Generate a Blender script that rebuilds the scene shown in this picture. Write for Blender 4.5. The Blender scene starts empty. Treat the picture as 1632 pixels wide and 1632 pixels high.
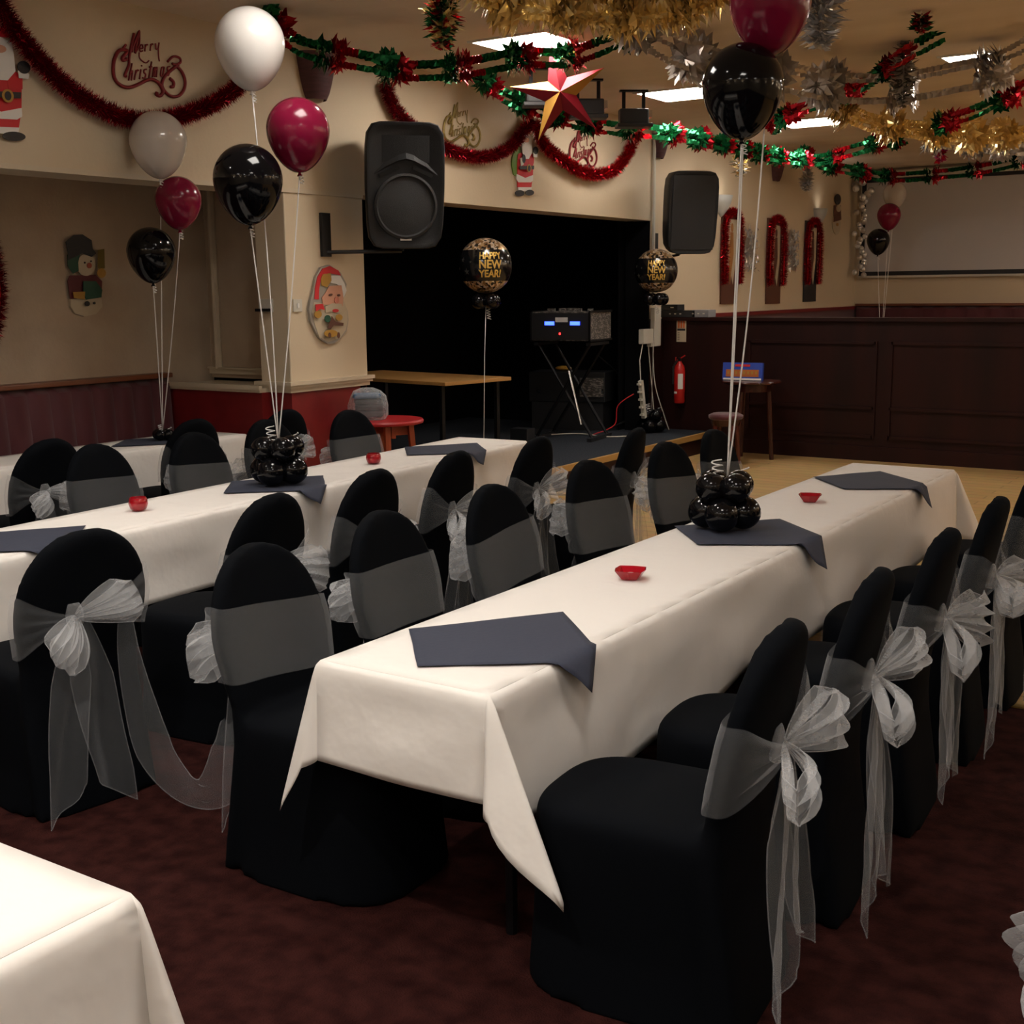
import bpy, bmesh, math, random
from mathutils import Vector, Matrix
PI = math.pi
sc = bpy.context.scene
COL = sc.collection
EYE = Vector((0, 0, 1.68))
RC = Matrix(((.8338, .0882, -.5449), (.5520, -.1529, .8197), (-.0110, -.9843, -.1765)))
FP = 1967.0
# ---------------- camera, world, exposure ----------------
cam = bpy.data.cameras.new('camera'); co = bpy.data.objects.new('camera', cam); COL.objects.link(co)
cam.sensor_width = 36; cam.lens = 36*FP/1632; cam.clip_start = .05
_r = RC @ Vector((1, 0, 0)); _f = RC @ Vector((0, 0, 1)); _r.normalize(); _f.normalize()
_u = _r.cross(_f).normalized(); _r = _f.cross(_u)
co.matrix_world = Matrix(((_r.x, _u.x, -_f.x, EYE.x), (_r.y, _u.y, -_f.y, EYE.y), (_r.z, _u.z, -_f.z, EYE.z), (0, 0, 0, 1)))
sc.camera = co
w = bpy.data.worlds.new('world'); sc.world = w; w.use_nodes = True
w.node_tree.nodes['Background'].inputs[0].default_value = (.9, .8, .7, 1)
w.node_tree.nodes['Background'].inputs[1].default_value = .02
sc.view_settings.view_transform = 'Standard'; sc.view_settings.look = 'None'
sc.view_settings.gamma = 1; sc.view_settings.use_curve_mapping = False
sc.view_settings.exposure = 0.5
CEIL = 3.34
PANEL_POWER = 16.0
SPOT_POWER = 78
UP_POWER = 80

def at(px, py, ax, v):
    """a pixel direction of the photograph met with the plane axis ax = v"""
    d = RC @ Vector((px-816, py-816, FP))
    t = (v-EYE[ax])/d[ax]
    return EYE+d*t
def dep(px, py, dist):
    return EYE + RC @ (Vector((px-816, py-816, FP))*(dist/FP))

# ---------------- materials ----------------
MATS = {}
def mat(name, col, rough=.6, metal=0.0, spec=.5, noise=None, bump=None, emis=None, trans=None, coat=0, sub=0, var=None, sheen=0):
    if name in MATS: return MATS[name]
    m = bpy.data.materials.new(name); m.use_nodes = True; nt = m.node_tree; b = nt.nodes['Principled BSDF']
    c = (*col, 1)
    b.inputs['Base Color'].default_value = c; b.inputs['Roughness'].default_value = rough
    b.inputs['Metallic'].default_value = metal; b.inputs['Specular IOR Level'].default_value = spec
    if coat: b.inputs['Coat Weight'].default_value = coat; b.inputs['Coat Roughness'].default_value = .05
    if sheen: b.inputs['Sheen Weight'].default_value = sheen
    if emis: b.inputs['Emission Color'].default_value = (*emis[0], 1); b.inputs['Emission Strength'].default_value = emis[1]
    if trans: b.inputs['Transmission Weight'].default_value = trans
    tc = nt.nodes.new('ShaderNodeTexCoord')
    if noise:   # (scale, colour2, contrast lo, hi, [stretch])
        n = nt.nodes.new('ShaderNodeTexNoise'); n.inputs['Scale'].default_value = noise[0]; n.inputs['Detail'].default_value = 5
        src = tc.outputs['Object']
        if len(noise) > 4:
            mp = nt.nodes.new('ShaderNodeMapping'); mp.inputs['Scale'].default_value = noise[4]
            nt.links.new(src, mp.inputs['Vector']); src = mp.outputs[0]
        nt.links.new(src, n.inputs['Vector'])
        r = nt.nodes.new('ShaderNodeValToRGB'); r.color_ramp.elements[0].position = noise[2]; r.color_ramp.elements[1].position = noise[3]
        r.color_ramp.elements[0].color = c; r.color_ramp.elements[1].color = (*noise[1], 1)
        nt.links.new(n.outputs['Fac'], r.inputs[0]); nt.links.new(r.outputs[0], b.inputs['Base Color'])
    if bump:    # (scale, strength, distance)
        n2 = nt.nodes.new('ShaderNodeTexNoise'); n2.inputs['Scale'].default_value = bump[0]; n2.inputs['Detail'].default_value = 4
        nt.links.new(tc.outputs['Object'], n2.inputs['Vector'])
        bp = nt.nodes.new('ShaderNodeBump'); bp.inputs['Strength'].default_value = bump[1]; bp.inputs['Distance'].default_value = bump[2]
        nt.links.new(n2.outputs['Fac'], bp.inputs['Height']); nt.links.new(bp.outputs[0], b.inputs['Normal'])
    MATS[name] = m; return m

def sheer(name, col, op, weave=60):
    m = bpy.data.materials.new(name); m.use_nodes = True; nt = m.node_tree; nt.nodes.clear()
    o = nt.nodes.new('ShaderNodeOutputMaterial'); mx = nt.nodes.new('ShaderNodeMixShader'); tr = nt.nodes.new('ShaderNodeBsdfTransparent')
    a = nt.nodes.new('ShaderNodeBsdfPrincipled'); a.inputs['Base Color'].default_value = (*col, 1); a.inputs['Roughness'].default_value = .38; a.inputs['Sheen Weight'].default_value = .5
    tl = nt.nodes.new('ShaderNodeBsdfTranslucent'); tl.inputs[0].default_value = (*col, 1); m2 = nt.nodes.new('ShaderNodeMixShader'); m2.inputs[0].default_value = .3
    nt.links.new(a.outputs[0], m2.inputs[1]); nt.links.new(tl.outputs[0], m2.inputs[2])
    tc = nt.nodes.new('ShaderNodeTexCoord'); mp = nt.nodes.new('ShaderNodeMapping'); mp.inputs['Scale'].default_value = (weave*1.2, weave*1.2, weave*5)
    n = nt.nodes.new('ShaderNodeTexNoise'); n.inputs['Scale'].default_value = 1; n.inputs['Detail'].default_value = 4
    nt.links.new(tc.outputs['Object'], mp.inputs[0]); nt.links.new(mp.outputs[0], n.inputs['Vector'])
    r = nt.nodes.new('ShaderNodeMapRange'); r.inputs[1].default_value = .3; r.inputs[2].default_value = .7; r.inputs[3].default_value = op*.8; r.inputs[4].default_value = op*1.2
    nt.links.new(n.outputs['Fac'], r.inputs[0])
    lw = nt.nodes.new('ShaderNodeLayerWeight'); lw.inputs[0].default_value = .35
    ad = nt.nodes.new('ShaderNodeMath'); ad.operation = 'MULTIPLY_ADD'; ad.inputs[1].default_value = .22; ad.use_clamp = True
    nt.links.new(lw.outputs['Facing'], ad.inputs[0]); nt.links.new(r.outputs[0], ad.inputs[2]); nt.links.new(ad.outputs[0], mx.inputs[0])
    nt.links.new(tr.outputs[0], mx.inputs[1]); nt.links.new(m2.outputs[0], mx.inputs[2]); nt.links.new(mx.outputs[0], o.inputs[0])
    MATS[name] = m; return m

def boards(name, c1, c2, scale, rough):
    m = bpy.data.materials.new(name); m.use_nodes = True; nt = m.node_tree; b = nt.nodes['Principled BSDF']
    tc = nt.nodes.new('ShaderNodeTexCoord'); mp = nt.nodes.new('ShaderNodeMapping'); mp.inputs['Scale'].default_value = scale
    br = nt.nodes.new('ShaderNodeTexBrick'); br.inputs['Color1'].default_value = (*c1, 1); br.inputs['Color2'].default_value = (*c2, 1)
    br.inputs['Mortar'].default_value = (c1[0]*.6, c1[1]*.6, c1[2]*.6, 1); br.inputs['Scale'].default_value = 1; br.inputs['Mortar Size'].default_value = .006
    br.inputs['Brick Width'].default_value = 1.2; br.inputs['Row Height'].default_value = .12
    n = nt.nodes.new('ShaderNodeTexNoise'); n.inputs['Scale'].default_value = 9
    mr = nt.nodes.new('ShaderNodeMix'); mr.data_type = 'RGBA'; mr.blend_type = 'MULTIPLY'; mr.inputs[0].default_value = .35
    nt.links.new(tc.outputs['Object'], mp.inputs[0]); nt.links.new(mp.outputs[0], br.inputs['Vector']); nt.links.new(tc.outputs['Object'], n.inputs['Vector'])
    nt.links.new(br.outputs['Color'], mr.inputs[6]); nt.links.new(n.outputs['Color'], mr.inputs[7]); nt.links.new(mr.outputs[2], b.inputs['Base Color'])
    b.inputs['Roughness'].default_value = rough
    MATS[name] = m; return m

CREAM = mat('cream_paint', (.60, .49, .345), .7, bump=(35, .12, .01))
ALCW = mat('alcove_wallpaper', (.47, .37, .27), .8, noise=(3, (.43, .33, .24), .4, .6), bump=(40, .15, .01))
CEILM = mat('ceiling_board', (.74, .63, .51), .85, noise=(1.2, (.68, .57, .45), .35, .7, (.3, 2.5, 1)), bump=(12, .1, .02))
TRIMM = mat('trim_gloss', (.58, .49, .36), .35)
REDW = mat('red_wall_paint', (.19, .011, .012), .4, noise=(6, (.15, .009, .01), .4, .7))
BLACKW = mat('stage_black', (.004, .004, .005), .95, spec=.1)
CARPET = mat('carpet', (.034, .0095, .0078), .95, spec=.05, noise=(15, (.016, .004, .0036), .38, .66), bump=(180, .6, .01))
STAGEC = mat('stage_carpet', (.022, .026, .034), .95, spec=.1, noise=(90, (.045, .05, .06), .45, .6))
WOODF = boards('dance_floor', (.56, .36, .15), (.49, .31, .12), (.8, .8, 1), .35)
MAHO = mat('mahogany', (.022, .0035, .0025), .5, spec=.25, noise=(4, (.011, .002, .0015), .35, .7, (1, 1, .15)))
NOSE = mat('stage_nosing', (.42, .24, .07), .45)
OAK = mat('oak_top', (.42, .22, .07), .4, noise=(9, (.36, .18, .05), .4, .7, (1, .15, 1)))
MAROON = mat('maroon_velour', (.075, .006, .012), .7, sheen=.3, noise=(2, (.05, .004, .009), .4, .7))
REDSTOOL = mat('red_vinyl', (.35, .012, .015), .4)
ORWOOD = mat('orange_wood', (.38, .07, .02), .45, noise=(8, (.28, .045, .012), .4, .7, (3, 3, .4)))
COVER = mat('black_spandex', (.0020, .0026, .0040), .85, spec=.06, bump=(30, .1, .004))
CLOTH = mat('white_table_cloth', (.74, .70, .66), .75, bump=(4, .5, .03))
NAPK = mat('slate_napkin', (.026, .031, .054), .85, bump=(60, .25, .004))
LATB = mat('black_latex', (.003, .003, .004), .1, spec=.32)
LATR = mat('burgundy_latex', (.19, .006, .032), .18, spec=.4)
LATW = mat('pearl_latex', (.72, .69, .66), .25, spec=.6, coat=.4)
STRING = mat('white_ribbon', (.75, .72, .70), .4)
BLK = mat('black_plastic', (.012, .013, .015), .45)
SPK = mat('speaker_plastic', (.012, .013, .015), .5, spec=.3, bump=(220, .4, .004))
GRILL = mat('speaker_grille', (.012, .013, .015), .55, bump=(400, .8, .006))
DARKM = mat('dark_metal', (.012, .012, .014), .4, metal=.6)
CHROME = mat('chrome', (.7, .7, .7), .2, metal=1)
FRED = mat('red_foil', (.50, .010, .022), .2, metal=.7)
FGRN = mat('green_foil', (.012, .17, .055), .18, metal=.7)
FGOLD = mat('gold_foil', (.95, .75, .36), .2, metal=.6)
FSIL = mat('silver_foil', (.75, .75, .77), .2, metal=.7)
TRED = mat('red_tinsel', (.29, .004, .014), .18, metal=.8)
GRED = mat('red_glitter_card', (.20, .010, .014), .5, metal=.3)
GGOLD = mat('gold_glitter_card', (.30, .22, .07), .4, metal=.5)
WHITE = mat('white_print', (.72, .70, .67), .5)
REDP = mat('red_print', (.55, .012, .02), .5)
BLKP = mat('black_print', (.012, .012, .014), .5)
SKIN = mat('flesh_print', (.60, .30, .20), .5)
GRNP = mat('green_print', (.12, .25, .02), .5)
DGRN = mat('dark_green_print', (.01, .07, .04), .5)
GOLDP = mat('mustard_print', (.40, .21, .03), .5)
BROWNP = mat('brown_print', (.10, .035, .02), .5)
CREAMP = mat('cream_print', (.50, .42, .30), .5)
SOCK = mat('ivory_plastic', (.55, .52, .45), .4)
EXTR = mat('extinguisher_red', (.50, .015, .012), .3)
SCREEN = mat('projector_screen', (.52, .50, .51), .8)
BLUEP = mat('blue_print', (.02, .06, .40), .5)
SHEER = sheer('white_organza', (.74, .76, .80), .07)
SHEER2 = sheer('white_organza_gathered', (.76, .77, .79), .20)
GLASSR = mat('red_glass', (.55, .006, .02), .06, trans=.55, coat=.4)
CLEAR = sheer('clear_film', (.75, .77, .80), .22)

# ---------------- mesh helpers ----------------
class MB:
    def __init__(s): s.v = []; s.f = []; s.m = []; s.mi = 0; s.mats = []
    def use(s, m):
        if m not in s.mats: s.mats.append(m)
        s.mi = s.mats.index(m); return s
    def add(s, vs, fs):
        k = len(s.v); s.v += [tuple(v) for v in vs]; s.f += [tuple(i+k for i in f) for f in fs]; s.m += [s.mi]*len(fs); return s
    def box(s, c, sz, rz=0, bev=0, M=None):
        hx, hy, hz = sz[0]/2, sz[1]/2, sz[2]/2
        bm = bmesh.new(); bmesh.ops.create_cube(bm, size=1)
        bmesh.ops.scale(bm, vec=(sz[0], sz[1], sz[2]), verts=bm.verts)
        if bev: bmesh.ops.bevel(bm, geom=bm.edges[:], offset=bev, segments=2, affect='EDGES', profile=.6)
        T = Matrix.Translation(c) @ (M.to_4x4() if M else Matrix.Rotation(rz, 4, 'Z'))
        bm.verts.index_update()
        s.add([T @ v.co for v in bm.verts], [[v.index for v in f.verts] for f in bm.faces]); bm.free(); return s
    def rings(s, rs, close=True, cap0=False, cap1=False):
        n = len(rs[0]); vs = [p for r in rs for p in r]; fs = []
        for i in range(len(rs)-1):
            for j in range(n if close else n-1):
                a = i*n+j; b = i*n+(j+1) % n; fs.append((a, b, b+n, a+n))
        if cap0: fs.append(tuple(reversed(range(n))))
        if cap1: fs.append(tuple((len(rs)-1)*n+j for j in range(n)))
        return s.add(vs, fs)
    def lathe(s, prof, c=(0, 0, 0), n=24, M=None):
        T = Matrix.Translation(c) @ (M.to_4x4() if M else Matrix.Identity(4))
        rs = [[T @ Vector((r*math.cos(2*PI*k/n), r*math.sin(2*PI*k/n), z)) for k in range(n)] for r, z in prof]
        return s.rings(rs, True, prof[0][0] > 1e-4, prof[-1][0] > 1e-4)
    def tube(s, pts, r, n=8, cap=True):
        pts = [Vector(p) for p in pts]; rs = []
        up = Vector((0, 0, 1)); prev = None
        for i, p in enumerate(pts):
            t = (pts[min(i+1, len(pts)-1)]-pts[max(i-1, 0)]).normalized()
            a = prev if prev is not None else (Vector((1, 0, 0)) if abs(t.z) > .9 else up.cross(t))
            a = (a-t*a.dot(t)).normalized(); prev = a; b = t.cross(a)
            rr = r[i] if isinstance(r, (list, tuple)) else r
            rs.append([p+a*rr*math.cos(2*PI*k/n)+b*rr*math.sin(2*PI*k/n) for k in range(n)])
        return s.rings(rs, True, cap, cap)
    def ribbon(s, pts, wids, wdir):
        vs = []; fs = []
        for i, p in enumerate(pts):
            w_ = wids[i] if isinstance(wids, (list, tuple)) else wids; d = wdir[i] if isinstance(wdir, list) else wdir
            vs += [Vector(p)-d*w_/2, Vector(p)+d*w_/2]
        for i in range(len(pts)-1): fs.append((2*i, 2*i+1, 2*i+3, 2*i+2))
        return s.add(vs, fs)
    def prism(s, pts, T, d):
        """2D outline (x right, z up) at y 0 with thickness d towards -y, through matrix T"""
        n = len(pts); A = [T @ Vector((x, 0, z)) for x, z in pts]; B = [T @ Vector((x, -d, z)) for x, z in pts]
        fs = [tuple(range(n)), tuple(reversed(range(n, 2*n)))]+[(i, i+n, (i+1) % n+n, (i+1) % n) for i in range(n)]
        return s.add(A+B, fs)
    def ball(s, c, r, n=16, sc_=(1, 1, 1), M=None):
        pr = [(max(1e-5, math.sin(PI*k/(n//2+2))*r), -math.cos(PI*k/(n//2+2))*r) for k in range(n//2+3)]
        T = (M.to_4x4() if M else Matrix.Identity(4)) @ Matrix.Diagonal((*sc_, 1))
        rs = [[Vector(c)+T.to_3x3() @ Vector((a*math.cos(2*PI*k/n), a*math.sin(2*PI*k/n), z)) for k in range(n)] for a, z in pr]
        return s.rings(rs)
    def mesh(s, name, smooth=False, angle=None, weld=False):
        me = bpy.data.meshes.new(name); me.from_pydata(s.v, [], s.f)
        for m in s.mats: me.materials.append(m)
        me.polygons.foreach_set('material_index', s.m)
        if weld or smooth:
            bm = bmesh.new(); bm.from_mesh(me)
            if weld: bmesh.ops.remove_doubles(bm, verts=bm.verts, dist=1e-4)
            bmesh.ops.recalc_face_normals(bm, faces=bm.faces); bm.to_mesh(me); bm.free()
        if smooth: me.polygons.foreach_set('use_smooth', [True]*len(me.polygons))
        if angle:
            me.set_sharp_from_angle(angle=math.radians(angle))
        me.update(); return me
    def build(s, name, m=None, parent=None, smooth=False, angle=None, weld=False, T=None):
        if m is not None:
            s.mats = [m] if not s.mats else s.mats
        me = s.mesh(name, smooth, angle, weld)
        o = bpy.data.objects.new(name, me); COL.objects.link(o)
        if parent: o.parent = parent
        if T is not None: o.matrix_local = T
        return o
def B(m): b = MB(); b.use(m); return b
def tag(o, label=None, cat=None, group=None, kind=None):
    for k, v in (('label', label), ('category', cat), ('group', group), ('kind', kind)):
        if v: o[k] = v
    return o
def empty(name, loc=(0, 0, 0), rz=0, label=None, cat=None, group=None):
    o = bpy.data.objects.new(name, None); COL.objects.link(o); o.location = loc; o.rotation_euler = (0, 0, rz); o.empty_display_size = .1
    return tag(o, label, cat, group)
def copy_tree(o, parent=None):
    c = o.copy(); COL.objects.link(c)
    if parent: c.parent = parent
    for ch in [x for x in o.children]: copy_tree(ch, c)
    return c
def struct(o): o['kind'] = 'structure'; return o
def cat_curve(P, n):
    P = [Vector(p) for p in P]; out = []
    for i in range(len(P)-1):
        a = P[max(i-1, 0)]; b = P[i]; c = P[i+1]; d = P[min(i+2, len(P)-1)]
        for k in range(n):
            t = k/n; out.append(.5*((2*b)+(c-a)*t+(2*a-5*b+4*c-d)*t*t+(3*b-a-3*c+d)*t*t*t))
    out.append(P[-1]); return out
def resample(P, step):
    P = [Vector(p) for p in P]; L = [0]
    for i in range(1, len(P)): L.append(L[-1]+(P[i]-P[i-1]).length)
    n = max(2, int(L[-1]/step)); out = []; j = 0
    for k in range(n+1):
        s_ = L[-1]*k/n
        while j < len(P)-2 and L[j+1] < s_: j += 1
        t = (s_-L[j])/max(1e-9, L[j+1]-L[j]); out.append(P[j].lerp(P[j+1], min(1, t)))
    return out
def text_mesh(body, size, extrude=.0, offset=0.0, spacing=1, align='CENTER'):
    cu = bpy.data.curves.new('t', 'FONT'); cu.body = body; cu.size = size; cu.extrude = extrude; cu.offset = offset; cu.align_x = align; cu.align_y = 'CENTER'; cu.space_character = spacing
    o = bpy.data.objects.new('t', cu); COL.objects.link(o); bpy.context.view_layer.update()
    me = bpy.data.meshes.new_from_object(o.evaluated_get(bpy.context.evaluated_depsgraph_get()))
    vs = [v.co.copy() for v in me.vertices]; fs = [tuple(p.vertices) for p in me.polygons]
    bpy.data.objects.remove(o); bpy.data.curves.remove(cu); bpy.data.meshes.remove(me)
    return vs, fs
def frame3(origin, xdir, zdir):
    """matrix with local x = xdir, z = zdir, y = into the surface"""
    x = Vector(xdir).normalized(); z = Vector(zdir); z = (z-x*z.dot(x)).normalized(); y = z.cross(x)
    return Matrix(((x.x, y.x, z.x, origin[0]), (x.y, y.y, z.y, origin[1]), (x.z, y.z, z.z, origin[2]), (0, 0, 0, 1)))
WX = -6.0
def wallT(y, z, off=0): return frame3((WX+off, y, z), (0, 1, 0), (0, 0, 1))   # facing +X; local y into wall

# ---------------- the room ----------------
def sbox(name, m, lo, hi, parent=None):
    return B(m).box([(a+b)/2 for a, b in zip(lo, hi)], [b-a for a, b in zip(lo, hi)]).build(name, None, parent)
XR, YB, YF = 4.5, -3.5, 18.2
struct(sbox('floor', CARPET, (-9, YB, -.1), (XR, 5.1, 0)))
struct(sbox('floor_dance', WOODF, (-9, 5.1, -.1), (XR, YF, 0.0)))
struct(sbox('trim_1', mat('brass_strip', (.5, .33, .1), .3, metal=.8), (-5.38, 5.085, 0), (XR, 5.12, .006)))
c = struct(sbox('ceiling', CEILM, (-6.4, YB, CEIL), (XR, YF, CEIL+.1)))
struct(sbox('wall_back', CREAM, (-9, YB-.1, 0), (XR, YB, CEIL)))
struct(sbox('wall_right', CREAM, (XR, YB, 0), (XR+.1, YF, CEIL)))
struct(sbox('wall_front', CREAM, (-6.2, YF, 0), (XR, YF+.1, CEIL)))
# beam over the alcove + pillar + stage header + far left wall
wl = struct(B(CREAM).box((WX-.14, (YB+7.08)/2, (2.375+CEIL)/2), (.28, 7.08-YB, CEIL-2.375)).box((WX-.14, 9.37, (2.375+CEIL)/2), (.28, 4.58, CEIL-2.375)).build('wall_left'))
struct(B(CREAM).box((WX-.135, 6.69, 2.375/2+.53), (.27, .82, 2.375-1.06)).build('wall_pillar'))
struct(B(REDW).box((WX-.13, 6.69, .5), (.255, .80, 1.0)).build('wall_pillar_base'))
tr = B(TRIMM)
for z0, z1, e in ((1.0, 1.03, .012), (1.03, 1.05, .028), (1.05, 1.075, .04)):
    tr.box((WX-.135, 6.69, (z0+z1)/2), (.27+2*e, .82+2*e, z1-z0))
struct(tr.build('trim_2'))
struct(sbox('trim_3', TRIMM, (WX-.29, YB, 2.35), (WX+.012, 7.1, 2.378)))
struct(B(TRIMM).tube([(WX-.0, 6.285, 1.08), (WX, 6.285, 2.36)], .008).build('trim_4'))
struct(sbox('wall_left_far', CREAM, (WX-.2, 11.66, 0), (WX, YF, CEIL)))
# alcove
struct(sbox('wall_alcove_back', ALCW, (-7.3, YB, 0), (-7.2, 6.7, 2.6)))
struct(sbox('wall_alcove_end', ALCW, (-7.2, 6.68, 1.05), (WX-.27, 6.78, 2.6)))
struct(sbox('wall_alcove_end_base', REDW, (-7.2, 6.2, 0), (WX-.20, 6.68, 1.0)))
struct(sbox('ceiling_alcove', ALCW, (-7.3, YB, 2.5), (WX-.27, 6.78, 2.6)))
tr = B(TRIMM)
tr.box((-6.67, 6.43, 1.015), (.94, .50, .03)).box((-6.67, 6.18, 1.035), (.96, .03, .03)).box((-6.74, 6.67, 1.10), (.92, .03, .04)).box((-6.74, 6.66, 1.125), (.92, .05, .014))
tr.tube([(-7.1, 6.66, 1.12), (-7.1, 6.66, 2.5)], .03)
struct(tr.build('trim_5'))
# stage recess
st = B(BLACKW)
st.box((-8.6, 9.8, 1.4), (.1, 5.6, 2.8)).box((-7.35, 7.05, 1.4), (2.5, .05, 2.8)).box((-7.4, 12.6, 1.4), (2.6, .1, 2.8)).box((-7.4, 9.7, 2.75), (2.6, 5.8, .1)).box((-6.33, 12.1, 1.4), (.02, 1.0, 2.8)).box((-6.15, 7.05, .5), (.3, .06, 1.0))
struct(st.build('wall_stage'))
struct(sbox('floor_stage', STAGEC, (-8.6, 7.08, 0), (-5.40, 11.95, .2)))
struct(sbox('wall_stage_end', MAHO, (WX-.02, 11.66, .0), (WX+.012, 12.0, 1.37)))
struct(sbox('trim_10', BLACKW, (WX-.28, 11.645, .2), (WX-.004, 11.665, 2.37)))
struct(sbox('trim_6', NOSE, (-5.41, 7.3, .155), (-5.375, 11.93, .208)))
struct(sbox('trim_7', MAHO, (-5.40, 7.3, 0), (-5.385, 11.93, .155)))
# partition with panel mouldings
p = sbox('wall_partition', MAHO, (-5.99, 11.95, 0), (XR-1, 12.07, 1.35)); struct(p)
sbox('top_rail', MAHO, (-5.98, 11.91, 1.35), (XR-1, 12.11, 1.385), p)
sbox('skirting', MAHO, (-5.98, 11.92, 0), (XR-1, 11.95, .14), p)
for x0 in (-5.0, -3.55, -1.9, -.25, 1.4):
    mb = B(MAHO); x1 = x0+1.3
    for a, b_, cc, d_ in ((x0, x1, 1.13, 1.16), (x0, x1, .50, .53), (x0, x1, .22, .25)):
        mb.box(((a+b_)/2, 11.94, (cc+d_)/2), (b_-a, .025, d_-cc))
    for xx in (x0, x1): mb.box((xx, 11.94, .69), (.03, .025, .94))
    mb.build('panel_moulding', None, p)
# dado and bench seating along the far left and front walls
struct(sbox('trim_8', MAROON, (WX, 12.4, .0), (WX+.04, YF, 1.36)))
struct(sbox('trim_9', TRIMM if False else mat('red_rail', (.16, .012, .014), .35), (WX, 12.4, 1.36), (WX+.06, YF, 1.40)))
def bench(name, p0, p1, zt, label, seat_d=.5, ch=.17, rail=True, zs=.46):
    """channel-backed bench from p0 to p1 along a wall, the room on its left side"""
    p0 = Vector((*p0, 0)); p1 = Vector((*p1, 0)); d = p1-p0; L = d.length; d.normalize()
    o = empty(name, p0, math.atan2(d.y, d.x), label, 'bench')
    n = int(L/ch); mb = B(MAROON)
    rs = []
    for i in range(n*6+1):
        t = (i % 6)/6; x = L*i/(n*6); bul = .10+.035*math.sin(PI*t)**.6 if 0 < t < 1 else .10
        rs.append([Vector((x, 0.0, zs-.05)), Vector((x, bul, zs-.05)), Vector((x, bul, zs+.2)), Vector((x, bul-.02, zt-.06)), Vector((x, .05, zt-.02)), Vector((x, 0, zt-.02))])
    mb.rings(rs, False); mb.build('seat_back', None, o, smooth=True, angle=50)
    B(MAROON).box((L/2, seat_d/2+.05, zs-.05), (L, seat_d, .14), bev=.03).build('seat', None, o)
    B(MAHO).box((L/2, seat_d/2, (zs-.12)/2), (L, seat_d-.1, zs-.12)).build('bench_base', None, o)
    if rail: B(mat('bench_rail', (.16, .05, .02), .4)).box((L/2, .05, zt), (L+.02, .12, .035), bev=.008).build('top_rail', None, o)
    return o
bench('bench_seat', (-7.19, 6.18), (-7.19, YB+.5), 1.10, 'long maroon channel-back bench along the alcove wall under the snowman', seat_d=.38)
bo = bench('bench_seat', (3.4, YF-.01), (-5.93, YF-.01), 1.42, 'maroon channel-back bench below the projector screen on the far wall', zs=.6, ch=.3)
bo.scale = (1, 1, 1)

# ---------------- lamps ----------------
lampm = mat('lamp_diffuser', (.9, .9, .9), .5, emis=((1.0, .94, .86), PANEL_POWER))
lampw = mat('lamp_frame', (.7, .68, .62), .5)
lampb = mat('bright_lamp_diffuser', (.9, .9, .9), .5, emis=((1.0, .92, .82), PANEL_POWER*1.5))
def ceiling_panel(x, y, label, sx=.6, sy=.6, m=None):
    o = empty('ceiling_light', (x, y, CEIL), 0, label, 'ceiling light', 'square light panels in the ceiling')
    f = B(lampw)
    for a, b_, c_, d_ in ((0, sy/2, sx+.04, .02), (0, -sy/2, sx+.04, .02), (sx/2, 0, .02, sy), (-sx/2, 0, .02, sy)): f.box((a, b_, -.006), (c_, d_, .014))
    f.build('frame', None, o)
    B(m or (lampb if y > 7 else lampm)).box((0, 0, -.004), (sx-.02, sy-.02, .006)).build('diffuser', None, o)
ceiling_panel(-4.75, 7.45, 'square bright ceiling light panel nearest the camera, above the middle table end')
ceiling_panel(-4.90, 10.1, 'square bright ceiling light panel just left of the tall black balloon')
ceiling_panel(-4.68, 12.6, 'square bright ceiling light panel just right of the tall black balloon, farthest away')
ceiling_panel(-2.44, 9.85, 'bright ceiling light glinting through the silver garland at upper right', .35, .35)
PL = ('over the middle table', 'by the back wall at the left', 'by the back wall at mid room', 'by the back wall at the right', 'above the photographer', 'added near the right wall in front to light the room', 'added near the right wall at mid room to light the room', 'added over the dance floor to brighten the far half', 'added behind the partition to brighten the far half', 'added nearest the far wall at right to brighten the far half')
for i, (x, y) in enumerate(((-3.6, 4.2), (-3.0, -1.2), (-.6, -1.2), (1.6, -.8), (-.9, 2.2), (3.7, 1.0), (2.6, 6.4), (.6, 10.0), (.2, 13.0), (-.6, 16.0))):  # right-wall and far-half panels are unseen additions that brighten the room
    ceiling_panel(x, y, f'square lit ceiling light panel outside the picture, {PL[i]}')
def downlight(x, y, p=1.0, w_=''):
    o = empty('downlight', (x, y, CEIL), 0, 'small round recessed downlight ' + w_, 'downlight', 'recessed downlights')
    B(lampw).lathe([(.055, -.008), (.06, -.008), (.06, 0), (.045, 0), (.045, -.008)], n=20).build('bezel', None, o)
    l = bpy.data.lights.new('bulb', 'SPOT'); l.energy = SPOT_POWER*p; l.color = (1, .935, .85); l.spot_size = math.radians(130); l.spot_blend = .8; l.shadow_soft_size = .04
    lo = bpy.data.objects.new('bulb', l); COL.objects.link(lo); lo.parent = o; lo.location = (0, 0, -.02)
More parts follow.
